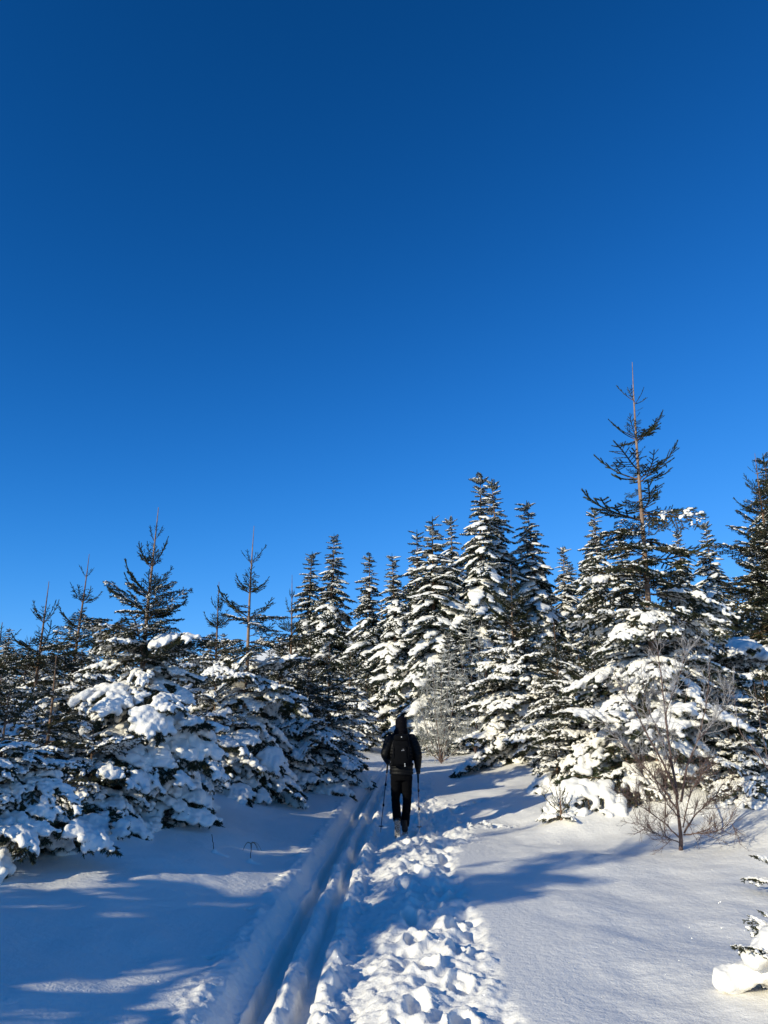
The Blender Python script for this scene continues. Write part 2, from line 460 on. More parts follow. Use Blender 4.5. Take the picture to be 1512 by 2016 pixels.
# ------------------------------------------------------------------ pixel -> place (used only to find where things stand in the world)
def ray(px, py):
    cx, cy = (px - 756) / FPX, (1008 - py) / FPX
    c, s = math.cos(PITCH), math.sin(PITCH)
    return np.array([cx, c - cy * s, s + cy * c])
def at(px, py, d):
    r = ray(px, py); t = d / r[1]
    return np.array([r[0] * t, d, CAM_H + r[2] * t])

# ------------------------------------------------------------------ spruce boughs
def needles_on(P0, P1, rs, n, ln, wd, lean=.75):
    """blade needles round every segment P0->P1; n per segment"""
    k = len(P0); D = P1 - P0; L = np.linalg.norm(D, axis=1); T = D / (L[:, None] + 1e-9)
    up = np.tile([0, 0, 1.0], (k, 1)); up[np.abs(T[:, 2]) > .92] = (1, 0, 0)
    A = np.cross(T, up); A /= np.linalg.norm(A, axis=1)[:, None]; B = np.cross(T, A)
    t = rs.rand(k, n); a = rs.rand(k, n) * 2 * math.pi
    base = P0[:, None] + D[:, None] * t[..., None]
    rad = np.cos(a)[..., None] * A[:, None] + np.sin(a)[..., None] * B[:, None]
    rad[..., 2] *= .8
    d = T[:, None] * lean + rad * (.75 + .3 * rs.rand(k, n, 1)); d /= np.linalg.norm(d, axis=-1)[..., None]
    l = ln * (.7 + .5 * rs.rand(k, n, 1))
    tip = base + d * l
    side = np.cross(d, rs.normal(size=(k, n, 3))); side /= np.linalg.norm(side, axis=-1)[..., None] + 1e-9
    V = np.stack([base - side * wd / 2, base + side * wd / 2, tip], 2).reshape(-1, 3)
    return V, np.arange(len(V)).reshape(-1, 3)
def sticks(P0, P1, r0, r1):
    k = len(P0); D = P1 - P0; T = D / (np.linalg.norm(D, axis=1)[:, None] + 1e-9)
    up = np.tile([0, 0, 1.0], (k, 1)); up[np.abs(T[:, 2]) > .92] = (1, 0, 0)
    A = np.cross(T, up); A /= np.linalg.norm(A, axis=1)[:, None]; B = np.cross(T, A)
    V = []
    for P, r in ((P0, r0), (P1, r1)):
        r = np.broadcast_to(r, (k,))[:, None]
        for q in range(3):
            an = q * 2 * math.pi / 3
            V.append(P + (A * math.cos(an) + B * math.sin(an)) * r)
    V = np.stack(V, 1).reshape(-1, 3)
    f = np.array([(0, 1, 4), (0, 4, 3), (1, 2, 5), (1, 5, 4), (2, 0, 3), (2, 3, 5)])
    return V, (f[None] + (np.arange(k) * 6)[:, None, None]).reshape(-1, 3)
def spray(rs, rise, droop, tipup, width, hang, spacing=.06, subs=True, seg=.08, start=.1, fwd=.85, naked=0.0):
    """segments (p0,p1,level,t) of a flat spruce spray one unit long along +X"""
    out = []
    def axis(t): return np.array([t, .05 * math.sin(t * 4 + ph) * t, rise * t - droop * t * t + tipup * t ** 4])
    ph = rs.rand() * 6
    n = 13; pts = [axis(i / n) for i in range(n + 1)]
    for i in range(n): out.append((pts[i], pts[i + 1], 0, (i + .5) / n))
    t = start
    while t < .97:
        for sd in (-1, 1):
            tt = min(.985, t + rs.uniform(-.3, .3) * spacing)
            p = axis(tt); tg = axis(min(1, tt + .02)) - axis(tt - .02); tg /= np.linalg.norm(tg)
            ln = (width * min(1, .45 + tt / .35) * (1 - tt) ** .75 + .07) * rs.uniform(.7, 1.2)
            lat = np.array([-tg[1], tg[0], 0]) * sd
            dr = tg * fwd * rs.uniform(.8, 1.2) + lat + np.array([0, 0, rs.normal(0, .12)])
            dr /= np.linalg.norm(dr)
            ns = max(1, int(round(ln / seg))); q = p
            for j in range(ns):
                dr = dr + np.array([0, 0, -hang * .35 / max(1, ns) * (1 + j)]) ; dr /= np.linalg.norm(dr)
                q2 = q + dr * ln / ns
                if not (naked and j == 0 and rs.rand() < naked): out.append((q, q2, 1, tt))
                if subs and ns >= 2 and rs.rand() < .95:
                    for sd2 in (-1, 1):
                        if rs.rand() < .25: continue
                        l2 = np.array([-dr[1], dr[0], 0]); l2 /= np.linalg.norm(l2) + 1e-9
                        d2 = dr * .9 + l2 * sd2 + np.array([0, 0, rs.normal(-.15 - hang * .3, .15)]); d2 /= np.linalg.norm(d2)
                        out.append((q2 if j < ns - 1 else (q + q2) / 2, (q2 if j < ns - 1 else (q + q2) / 2) + d2 * rs.uniform(.6, 1.15) * seg * (1.0 - .3 * j / ns), 2, tt))
                q = q2
        t += spacing * rs.uniform(.8, 1.2)
    P0 = np.array([o[0] for o in out]); P1 = np.array([o[1] for o in out]); lv = np.array([o[2] for o in out]); tt = np.array([o[3] for o in out])
    return P0, P1, lv, tt
def green(sp, rs, n, ln, wd, name, mat, bark=None, stem=.010, lean=.75):
    P0, P1, lv, tt = sp
    g = Geo()
    Vs, Fs = sticks(P0, P1, np.where(lv == 0, stem * (1.05 - tt), .004), np.where(lv == 0, stem * (1.0 - tt) + .002, .002))
    Vn, Fn = needles_on(P0[tt > .08], P1[tt > .08], rs, n, ln, wd, lean)
    g.add(Vs, Fs); g.add(Vn, Fn)
    V, F = g.arrays()
    mi = np.zeros(len(F), int); mi[len(Fs):] = 1
    return np_mesh(name, V, F, [bark or M_BARK, mat], smooth=False, midx=mi)
OCTA = (np.array([(1, 0, 0), (-1, 0, 0), (0, 1, 0), (0, -1, 0), (0, 0, 1), (0, 0, -1)], float), np.array([(0, 2, 4), (2, 1, 4), (1, 3, 4), (3, 0, 4), (2, 0, 5), (1, 2, 5), (3, 1, 5), (0, 3, 5)]))
def cap_dust(sp, rs, frac, w, name, coarse=True):
    """a thin ridge of snow lying along single shoots"""
    P0, P1, lv, tt = sp
    k = np.where((rs.rand(len(P0)) < frac) & (tt > .1))[0]
    g = Geo(); v, f = OCTA if coarse else ICO0
    for i in k:
        a, b = P0[i], P1[i]; d = b - a; L = np.linalg.norm(d); d = d / L
        if abs(d[2]) > .8: continue
        c = (a + b) / 2 + np.array([0, 0, w * .55])
        sd = np.cross(d, (0, 0, 1.0)); sd /= np.linalg.norm(sd); up = np.cross(sd, d)
        V = c + (v[:, :1] * d * L * rs.uniform(.35, .6) + v[:, 1:2] * sd * w * rs.uniform(.7, 1.2) + v[:, 2:] * up * w * rs.uniform(.5, .9))
        g.add(V, f)
    return g.mesh(name, [M_TSNOW])
def cap_blobs(sp, rs, rmin, rmax, cover, voxel, name, lift=.55, flat=.75, patch=3.0, tips=.5, smooth=3):
    """loaf of snow lying over the spray, drooping over its fingers"""
    P0, P1, lv, tt = sp
    C, S = [], []
    seed = rs.randint(1000)
    for a, b, l, t in zip(P0, P1, lv, tt):
        if t < .08: continue
        m = (a + b) / 2
        nz = float(perlin(m[0] * patch + 7, m[1] * patch + 3, seed))
        if nz > -.55 + 1.1 * cover: continue
        if l == 2 and rs.rand() > tips: continue
        base = rmin + (rmax - rmin) * min(1, max(0, .5 - nz)) * rs.uniform(.6, 1.15)
        if l == 2: base *= .68
        base *= min(1.0, .55 + 1.6 * (1 - t))
        for q in ((.25, .75) if l < 2 else (.35, .8)):
            p = a + (b - a) * q
            C.append(p + np.array([rs.normal(0, .01), rs.normal(0, .01), base * lift])); S.append((base * rs.uniform(.9, 1.15), base * rs.uniform(.9, 1.15), base * flat))
    V, F = balls(C, S)
    return fuse(V, F, voxel, smooth, .5, name, [M_TSNOW], grit=(rmax * .22, rmax * 1.1))

RS = np.random.RandomState(5)
BOUGH = {}
def add_bough(kind, gm_, cap): BOUGH.setdefault(kind, []).append((gm_, cap))
for i in range(4):   # young upswept shoots at the top: few, long, single, wrapped tight in needles
    sp = spray(RS, .06, -.26, .0, .17, -.2, spacing=[.30, .24, .20, .26][i], subs=False, seg=.3, start=[.5, .42, .35, .3][i], fwd=1.1)
    add_bough('up', green(sp, RS, 110, .034, .014, 'bough_up', M_NEEDLE, stem=.016, lean=1.5), None)
for i in range(4):   # fuller, finger-like shoots
    sp = spray(RS, .04, -.01, .20, .36, -.05, spacing=.115, subs=True, seg=.18, start=.14, fwd=.95)
    add_bough('mid', green(sp, RS, 80, .032, .012, 'bough_mid', M_NEEDLE, stem=.015, lean=1.3), None)
for i in range(4):   # flat spray with a dusting
    sp = spray(RS, .12, .18, .05, .44, .25, spacing=.075, seg=.095, start=.12)
    add_bough('dust', green(sp, RS, 34, .027, .008, 'bough_dusted', M_NEEDLE, lean=1.0), cap_blobs(sp, RS, .010, .026, .34, .011, 'snow_cap_light', patch=7, tips=.6, smooth=1))
for i in range(6):   # laden: patches of snow with dark fingers
    sp = spray(RS, .10, .36, .06, .50, .55, spacing=.07, seg=.09, start=.1)
    add_bough('laden', green(sp, RS, 40, .030, .009, 'bough_laden', M_NEEDLE, lean=1.0), cap_blobs(sp, RS, .014, .044, .60, .0125, 'snow_cap', patch=5, tips=.7, smooth=2))
for i in range(6):   # buried under pillows
    sp = spray(RS, .06, .48, .0, .48, .85, spacing=.066, seg=.085, start=.06)
    add_bough('pillow', green(sp, RS, 40, .034, .009, 'bough_buried', M_NEEDLE, lean=.9), cap_blobs(sp, RS, .020, .072, .62, .015, 'snow_pillow', patch=4.5, tips=.65, lift=.5, flat=.85, smooth=2))

def trunk_mesh(H, r0, rs, mat, n=9, lean=.0, name='trunk'):
    k = 16; t = np.linspace(0, 1, k)
    wob = np.stack([lean * t * t * H + .006 * H * np.sin(t * 5 + rs.rand() * 6) * t, .006 * H * np.sin(t * 4 + rs.rand() * 6) * t, t * H], -1)
    r = r0 * (1 - t) ** .95 + .0045
    V, F = tube(wob, r, n)
    return np_mesh(name, V, F, [mat]), (lambda u: np.array([np.interp(u, t, wob[:, 0]), np.interp(u, t, wob[:, 1]), u * H]))

def young_spruce(px, py, d, Rad, label, seed, leader=.09, inter=.55, power=.8, loads=(.30, .45, .62, .80), bark=None, group=None, low=.15, per=6, lean=0.0, base=None, H=None, extra=1.5, name='spruce_tree', upang=48, r0=None, p2=.72, p3=14):
    rs = np.random.RandomState(seed)
    if base is None:
        top = at(px, py, d); x, y = top[0], d; z0 = gz(x, y) - .05; H = top[2] - z0
    else:
        x, y = base; z0 = gz(x, y) - .05
    root = thing(name, label, 'spruce tree', (x, y, z0), 0, group)
    tm, ax = trunk_mesh(H, r0 or (.009 * H + .010), rs, bark or M_BARK, lean=lean)
    mesh_obj('trunk', tm, root)
    def put(h, az, L, pitch, kind):
        gm_, cap = BOUGH[kind][rs.randint(len(BOUGH[kind]))]
        if kind == 'pillow': L = min(L, 1.2)
        p = ax(h / H)
        b = mesh_obj('bough', gm_, root, p, (rs.normal(0, .27), -pitch, az), (L, L * rs.uniform(.85, 1.15), L * rs.uniform(.85, 1.15)))
        if cap is not None: mesh_obj('snow_cap', cap, b)['kind'] = 'stuff'
    u = leader * H; phase = rs.rand() * 6; first = True
    while u < H - low:
        f = u / H
        L0 = Rad * min(1.0, (f ** power) * 1.08)
        L0 = max(L0, .16)
        pit = R(np.interp(f, [0, .2, .4, .65, 1], [upang, upang * p2, p3, 0, -8]))
        n = per if f > .12 else 5
        for k in range(n):
            az = phase + k * 2 * math.pi / n + rs.normal(0, .16)
            ff = f + rs.normal(0, .065)
            kind = 'up' if ff < loads[0] * .62 else 'mid' if ff < loads[0] else 'dust' if ff < loads[1] else 'laden' if ff < loads[2] else ('laden' if rs.rand() < .35 and ff < loads[3] else 'pillow')
            put(H - u - rs.uniform(-.5, .5) * inter * float(np.interp(f, [.2, .5], [.15, .8])), az, L0 * rs.uniform(.72, 1.15), pit + rs.normal(0, .16), kind)
        # short branches between the whorls
        m = int((3 + 3.5 * min(1, f * 1.6)) * extra * float(np.interp(f, [.4, .6], [1, .28])))
        for k in range(m):
            uu = u + inter * rs.uniform(.2, .85)
            if uu > H - low: continue
            ff = uu / H + rs.normal(0, .04)
            kind = 'up' if ff < loads[0] * .55 else 'mid' if ff < loads[0] else 'dust' if ff < loads[1] else 'laden' if ff < loads[2] else 'pillow'
            put(H - uu, rs.rand() * 6.28, L0 * (rs.uniform(.28, .45) if ff < .35 else rs.uniform(.5, .85)), pit * .35 + rs.normal(0, .15), kind)
        phase += rs.uniform(.4, 1.0)
        u += inter * rs.uniform(.85, 1.15) * float(np.interp(u / H, [.25, .5], [1, .72]))
    return root

# ------------------------------------------------------------------ mature spruces: whole-tree meshes shared between copies
LOD = {}
for key, n, caps in (('bare', 4, 0), ('light', 6, 1), ('full', 6, 2), ('rime', 4, 3)):
    LOD[key] = []
    for i in range(n):
        sp = spray(RS, .12, .55 if key != 'rime' else .1, .10, .38, .75 if key != 'rime' else .0, spacing=.11, seg=.12, start=.08)
        P0, P1, lv, tt = sp
        V1, F1 = needles_on(P0, P1, RS, 5, .090, .043)
        V2, F2 = sticks(P0[lv == 0], P1[lv == 0], .010, .008)
        g = Geo(); g.add(V1, F1); g.add(V2, F2); gv = g.arrays()
        sn = None
        if caps == 1: sn = mesh_arrays(cap_blobs(sp, RS, .018, .055, .50, .054, 'lod', patch=7, tips=.65, smooth=0))
        if caps == 2: sn = mesh_arrays(cap_blobs(sp, RS, .026, .080, .80, .060, 'lod', patch=5.5, tips=.75, smooth=0))
        if caps == 3: sn = mesh_arrays(cap_dust(sp, RS, .95, .052, 'lod'))
        if caps < 3:
            dv, df = mesh_arrays(cap_dust(sp, RS, (.34, .36, .26)[caps], .040, 'lod'))
            sn = (dv, df) if sn is None else (np.concatenate([sn[0], dv]), np.concatenate([sn[1], df + len(sn[0])]))
        LOD[key].append((gv, sn))
def big_spruce_meshes(seed, H=10.0, Rr=.20, step=.27, per=6, prof=.74, snowfrac=1.0, rime=False, needle=None, tag_=''):
    rs = np.random.RandomState(seed)
    gn, gs = Geo(), Geo()
    tm, ax = trunk_mesh(H, .014 * H, rs, M_BARK)
    h = H - .25; phase = 0
    def put(h, az, L, pitch, key):
        (V, F), sn = LOD[key][rs.randint(len(LOD[key]))]
        M = np.array(Euler((rs.normal(0, .2), -pitch, az)).to_matrix()) * L
        p = ax(h / H)
        gn.add(V @ M.T + p, F)
        if sn is not None: gs.add(sn[0] @ M.T + p, sn[1])
    lop = rs.uniform(0, 6.28)
    while h > .35:
        f = 1 - h / H
        L = max(.34, Rr * H * f ** prof * (1 if f < .85 else 1 - (f - .85)))
        n = max(4, int(round(per * (.7 + .5 * f))))
        for k in range(n):
            az = phase + k * 6.283 / n + rs.normal(0, .2)
            Lk = L * rs.uniform(.65, 1.2) * (1 + .12 * math.cos(az - lop))
            p = rs.rand() * 1.0
            if rime: key = 'rime' if p < .8 else 'light'
            else:
                w = snowfrac * np.interp(f, [0, .08, .2, .5, 1], [.3, .65, 1.05, 1.2, 1.2])
                key = 'full' if p < w * .72 else 'light' if p < w * 1.0 + .12 else 'bare'
            put(min(H - .12, h + rs.uniform(-.5, .5) * step), az, Lk, R(np.interp(f, [0, .06, .15, .35, 1], [58, 35, 8, -12, -24])) + rs.normal(0, .21), key)
        phase += .7; h -= 1.08 * step * (.58 + .44 * f) * rs.uniform(.8, 1.2)
    V, F = tube(np.array([ax(.97), ax(1.0) + np.array([0, 0, .12])]), [.03, .008], 4); gn.add(V, F)
    nm = gn.mesh('needles' + tag_, [needle or M_NEEDLE_D], smooth=False); sm = gs.mesh('snow' + tag_, [M_TSNOW])
    return tm, nm, sm
BIG = [big_spruce_meshes(101, snowfrac=1.0), big_spruce_meshes(102, Rr=.185, snowfrac=.95), big_spruce_meshes(103, Rr=.235, snowfrac=1.05, step=.30),
       big_spruce_meshes(104, Rr=.185, snowfrac=.45), big_spruce_meshes(105, Rr=.24, rime=True, H=6.0, step=.2, per=7, prof=.6), big_spruce_meshes(106, Rr=.23, snowfrac=.25, step=.27, needle=M_NEEDLE)]
BIGH = [10, 10, 10, 10, 6.0, 10]
def big_spruce(px, py, d, var, label, rotz=0.0, rad=1.0, group=None, name='spruce_tree', base=None, H=None, sink=.1):
    if base is None:
        top = at(px, py, d); x, y = top[0], d; z0 = gz(x, y) - sink; H = top[2] - z0
    else: x, y = base; z0 = gz(x, y) - sink
    k = H / BIGH[var]
    root = thing(name, label, 'spruce tree', (x, y, z0), rotz, group)
    e = Euler((R(1.6 * math.sin(px * 1.7)), R(1.6 * math.sin(px * .9 + 1)), rotz))
    root.rotation_euler = e
    if base is None:
        tv = e.to_matrix() @ Vector((0, 0, H)); root.location.x -= tv.x; root.location.y -= tv.y
    rad *= 1.22 + .13 * math.sin(px * 2.3)
    tm, nm, sm = BIG[var]
    for nme, me in (('trunk', tm), ('needles', nm), ('snow', sm)):
        o = mesh_obj(nme, me, root); o.scale = (k * rad, k * rad, k)
        if nme != 'trunk': o['kind'] = 'stuff'
    return root

G_L = 'young spruces along the left side of the trail'
young_spruce(308, 998, 10.8, 1.5, 'tallest young spruce on the left, spiky bare leader above thick snow pillows', 1, leader=.12, inter=.36, loads=(.34, .47, .56, .64), group=G_L, upang=58, bark=M_BARK_O, per=7, extra=1.25, power=.88, p2=.85, p3=20)
young_spruce(95, 1145, 12.2, 1.35, 'young spruce with a bare upswept leader, farthest left of the leaders against the sky', 2, leader=.20, inter=.50, loads=(.40, .55, .72, .85), group=G_L)
young_spruce(168, 1090, 14.5, 1.45, 'young spruce with crooked dark top just left of the tallest left spruce', 3, leader=.10, inter=.45, loads=(.33, .48, .7, .85), group=G_L, lean=.01)
young_spruce(433, 1145, 16.5, 1.3, 'young spruce with a tight bundle of bare upright shoots, left of the sparse bare-trunked one', 4, leader=.16, inter=.45, loads=(.34, .48, .75, .9), group=G_L, upang=70)
young_spruce(500, 1035, 15.3, 1.65, 'young spruce with long bare trunk top and one wide upswept whorl', 5, leader=.15, inter=.60, loads=(.36, .46, .60, .70), group=G_L, extra=.8, bark=M_BARK_O)
young_spruce(577, 1132, 19.5, 1.3, 'young spruce with a slim spiky leader standing before the dark tall spruces left of centre', 6, leader=.12, inter=.42, loads=(.35, .6, .8, .9), group=G_L, upang=60)
young_spruce(612, 1300, 22.5, 1.35, 'rounded low spruce smothered in snow, right end of the left row near the trail', 7, leader=.05, inter=.30, loads=(.05, .1, .5, .8), group=G_L, power=.55)
young_spruce(668, 1372, 27.0, .85, 'small frosted spruce at the far right tip of the left row beside the trail bend', 8, leader=.05, inter=.28, loads=(.05, .3, .7, 1.), group=G_L, power=.6)
young_spruce(6, 1225, 10.5, 1.3, 'snow-dusted spruce cut by the left edge of the picture, its thin leader just in view', 9, leader=.14, inter=.40, loads=(.2, .4, .7, .85), group=G_L)
young_spruce(112, 1290, 9.4, .95, 'small thin-stemmed spruce with open snowy twigs before the leftmost bare leader', 10, leader=.10, inter=.30, loads=(.15, .62, .75, .9), group=G_L, power=.9)
young_spruce(20, 1350, 7.9, 1.1, 'low bushy spruce buried in blue-shaded snow at the lower left edge', 12, leader=.06, inter=.28, loads=(.08, .25, .6, .75), group=G_L, power=.7, low=.05)
young_spruce(425, 1345, 14.6, 1.25, 'low broad spruce under thick snow pillows between the two tallest left spruces', 13, leader=.05, inter=.30, loads=(.05, .12, .4, .5), group=G_L, power=.6, low=.05)
young_spruce(555, 1340, 18.2, 1.4, 'low broad spruce under snow pillows right of the bare-trunked spruce', 14, leader=.05, inter=.30, loads=(.05, .12, .45, .6), group=G_L, power=.6, low=.05)

young_spruce(185, 1435, 9.6, 1.0, 'low snow-buried spruce at the left foot of the tallest left spruce', 15, leader=.04, inter=.26, loads=(.05, .12, .4, .6), group=G_L, power=.5, low=.03)
young_spruce(372, 1440, 12.4, .95, 'low snow-buried spruce at the right foot of the tallest left spruce', 16, leader=.04, inter=.26, loads=(.05, .12, .4, .6), group=G_L, power=.5, low=.03)
young_spruce(482, 1425, 15.6, 1.05, 'low snow-buried spruce at the foot of the long bare trunk top', 17, leader=.04, inter=.26, loads=(.05, .12, .45, .65), group=G_L, power=.5, low=.03)

G_R = 'young spruces along the right side of the trail'
young_spruce(1228, 714, 13.2, 1.9, 'tallest spruce in the picture, long bare orange trunk top on the right', 21, leader=.105, inter=.80, loads=(.37, .58, .88, 1.0), group=G_R, bark=M_BARK_O, power=.72, per=7, low=.5, upang=36, lean=.025, r0=.074, extra=1.25, p2=.40, p3=2)
young_spruce(1487, 892, 19.0, 2.3, 'dark green spruce at the right edge with a thin bare leader and little snow', 22, leader=.08, inter=.50, loads=(.25, .70, .85, .98), group=G_R, power=.75, per=7)
young_spruce(1003, 1112, 22.0, 2.0, 'mid-height spruce with a slim orange bare stem right of the walker', 23, leader=.10, inter=.42, loads=(.26, .42, .72, .95), group=G_R, power=.75, bark=M_BARK_O, per=7)
young_spruce(1092, 1225, 20.5, 1.5, 'low dusted spruce between the orange-stemmed one and the tallest spruce', 24, leader=.08, inter=.34, loads=(.18, .45, .8, 1.), group=G_R, power=.7)
young_spruce(1165, 1290, 15.6, 1.55, 'broad low spruce with laden boughs hanging above the seedling left of the birch', 25, leader=.05, inter=.30, loads=(.08, .3, .72, .95), group=G_R, power=.55, low=.35)
young_spruce(1330, 1360, 13.6, 1.5, 'low spruce buried in sunlit snow pillows straight behind the bare birch', 26, leader=.05, inter=.28, loads=(.05, .15, .4, .55), group=G_R, power=.55, low=.05)
young_spruce(1232, 1492, 13.0, .85, 'low dome of a spruce buried in sunlit snow between the seedling and the birch', 30, leader=.03, inter=.22, loads=(.02, .05, .1, .2), group=G_R, power=.4, low=.02, upang=20)
young_spruce(1092, 1420, 15.8, .85, 'knee-high bushy spruce behind the seedling, left of the laden boughs', 31, leader=.05, inter=.24, loads=(.06, .3, .7, .9), group=G_R, power=.5, low=.03)
young_spruce(1432, 1432, 12.2, .85, 'small laden spruce right of the bare birch on the banked snow', 32, leader=.05, inter=.24, loads=(.06, .2, .6, .8), group=G_R, power=.5, low=.03)
shelf = young_spruce(1420, 1215, 15.4, 1.9, 'broad spruce with a wide flat shelf of snow right of the tallest spruce', 27, leader=.06, inter=.40, loads=(.1, .3, .7, .9), group=G_R, power=.55, low=.3)
young_spruce(1500, 1330, 13.0, 1.3, 'snowy spruce cut by the right edge above the banked snow', 28, leader=.06, inter=.34, loads=(.1, .3, .7, .9), group=G_R, power=.6, low=.2)
young_spruce(1140, 1290, 17.0, 1.3, 'small dark spruce with thin snow lines behind the low boughs by the birch', 29, leader=.08, inter=.34, loads=(.2, .6, .9, 1.), group=G_R, power=.7)

for az, L, q in ((2.75, 1.75, 1262), (3.35, 1.9, 1272), (3.95, 1.6, 1285), (4.6, 1.35, 1275), (5.3, 1.3, 1290)):   # its wide flat shelf
    gm_, cap = BOUGH['pillow'][int(az * 10) % 6]
    b = mesh_obj('bough', gm_, shelf, (0, 0, at(1420, q, 15.4)[2] - shelf.location.z), (0, -R(14), az), (L, L, L))
    mesh_obj('snow_cap', cap, b)['kind'] = 'stuff'

G_T = 'tall snowy spruces in the forest behind the trail'
tall = [
    (616, 1090, 45, 3, 1.15, 'dark tall spruce, left half of the dark pair left of centre'),
    (655, 1054, 43, 3, 1.2, 'dark tall spruce, right and taller half of the dark pair left of centre'),
    (730, 1092, 42, 3, .95, 'narrow dark spruce top just right of the dark pair'),
    (772, 1092, 39, 0, 1.1, 'white snowy spruce directly above and left of the walker, foot at the trail'),
    (820, 1046, 46, 3, .9, 'slender dark spruce top behind the white spruce above the walker'),
    (850, 1022, 36, 2, .95, 'snowy spruce with long hanging snow tongues left of the twin-topped pair'),
    (890, 1020, 44, 1, .95, 'narrow spruce squeezed between the hanging-tongue spruce and the twin pair'),
    (945, 938, 36, 0, 1.0, 'tallest of the white forest spruces, left top of the twin pair'),
    (967, 946, 37.5, 1, 1.05, 'right top of the twin pair, slightly lower than its neighbour'),
    (1041, 990, 38, 0, 1.0, 'white pointed spruce standing alone right of the twin pair'),
    (1105, 1078, 45, 1, 1.0, 'smaller blue-shaded spruce right of the lone pointed one'),
    (1172, 1005, 38, 1, .95, 'dark-topped spruce left behind the tallest orange trunk'),
    (1222, 1050, 34, 2, .9, 'snow-clotted spruce directly behind the tallest orange trunk'),
    (1330, 1046, 36, 1, 1.0, 'spruce right behind the tallest orange trunk'),
    (1392, 1030, 38, 1, 1.0, 'spruce top halfway between the tallest orange trunk and the right edge'),
    (1504, 897, 31, 5, 1.0, 'tall green spruce rising behind the right edge'),
]
for i, (px, py, d, v, rad, lab) in enumerate(tall):
    big_spruce(px, py, d, v, lab, rotz=i * 2.39, rad=rad, group=G_T)
big_spruce(882, 1245, 33.0, 4, 'pale rimed bushy spruce with fine white twigs right of the walker', .4, 1.0, G_T)
big_spruce(925, 1200, 34, 4, 'taller rimed spruce tucked behind the pale bushy one right of the walker', 2.4, .8, G_T)

# the forest that closes the view behind, seen only through the gaps
rs_f = np.random.RandomState(77)
for i in range(26):
    px = 560 + i * 37 + rs_f.uniform(-14, 14)
    top = np.interp(px, [560, 700, 830, 930, 1040, 1200, 1512], [1215, 1190, 1100, 1060, 1090, 1130, 1100]) + rs_f.uniform(0, 70)
    big_spruce(px, top, rs_f.uniform(46, 62), [0, 1, 3, 3][rs_f.randint(4)], 'snowy spruce deep in the forest, glimpsed between the tall front spruces', rotz=rs_f.uniform(0, 6), rad=1.15, group='spruces deep in the forest behind the tall ones')
for i in range(22):
    px = -30 + i * 28 + rs_f.uniform(-10, 10)
    big_spruce(px, 1262 - 14 * math.sin(i * .9) + rs_f.uniform(-14, 26), rs_f.uniform(34, 60), [1, 3, 0, 5][rs_f.randint(4)], 'small distant spruce on the skyline behind the left row', rotz=rs_f.uniform(0, 6), rad=1.25, group='distant spruces on the skyline behind the left row')
HALF = ['at the left edge', 'just right of the left edge', 'under the leftmost bare leader', 'under the crooked dark top', 'left of the tallest left spruce', 'right behind the tallest left spruce', 'right of the tallest left spruce', 'under the tight bundle of bare shoots', 'left of the long bare trunk top', 'right of the long bare trunk top', 'under the slim spiky leader', 'right of the slim spiky leader', 'under the left half of the dark pair', 'under the right half of the dark pair']
for i, wh in enumerate(HALF):
    px = 5 + i * 50 + rs_f.uniform(-10, 10)
    young_spruce(px, 1282 + rs_f.uniform(-35, 30), rs_f.uniform(18, 24), 1.3, 'half-hidden dusted spruce behind the left row, ' + wh, 300 + i, leader=.07, inter=.40, loads=(.16, .55, .9, 1.), group='half-hidden young spruces behind the left row', per=6, power=.65)
for i, (px, py, d) in enumerate([(722, 1330, 39), (690, 1280, 34), (1060, 1290, 26), (1165, 1225, 24), (1300, 1190, 23), (1400, 1240, 22)]):
    young_spruce(px, py, d, 1.6, ['low dusted spruce just left of the walker', 'low dusted spruce between the left row and the white spruce', 'low dusted spruce right behind the slim orange stem', 'dusted spruce filling the gap left of the tallest spruce', 'dusted spruce directly behind the tallest spruce', 'dusted spruce behind the wide snow shelf on the right'][i], 340 + i, leader=.07, inter=.42, loads=(.14, .4, .8, 1.), group='dusted spruces between the front trees and the forest', power=.65, per=7)

# trees beside and behind the viewer: they throw the long shadows across the snow
SHADE = [(-7.72, 1.42, 5.65, 1.32), (-7.12, 3.03, 3.5, 1.1), (-4.7, 2.55, 1.85, .72), (-9.2, 3.4, 5.0, 1.15), (-10.2, 5.0, 4.4, 1.4), (-11.0, 6.6, 4.2, 1.4), (-12.2, 8.2, 4.4, 1.5), (-12.9, 10.2, 4.0, 1.5), (-12.4, 3.4, 5.0, 1.4), (-14.4, 6.2, 5.2, 1.5)]
SHADE_LABEL = ['nearest spruce beyond the left edge, throwing the wide shadow band across the right snow', 'short open young spruce in front of the row beyond the left edge', 'waist-high spruce just beyond the bottom left corner, shading that corner of the snow', 'second young spruce from the viewer in the row beyond the left edge', 'third young spruce from the viewer in the row beyond the left edge', 'fourth young spruce from the viewer in the row beyond the left edge', 'fifth young spruce from the viewer in the row beyond the left edge', 'last young spruce of the row beyond the left edge', 'tall spruce behind the second of the row beyond the left edge', 'tallest spruce behind the row beyond the left edge']
for i, (x, y, h, r) in enumerate(SHADE):
    young_spruce(0, 0, 0, r, SHADE_LABEL[i], 500 + i, leader=.09, inter=.34, loads=(.12, .3, .6, .9), power=.62, extra=2.0 if i == 0 else .5 if i == 1 else 1.0, base=(x, y), H=h, group='spruces to the left of the viewer')

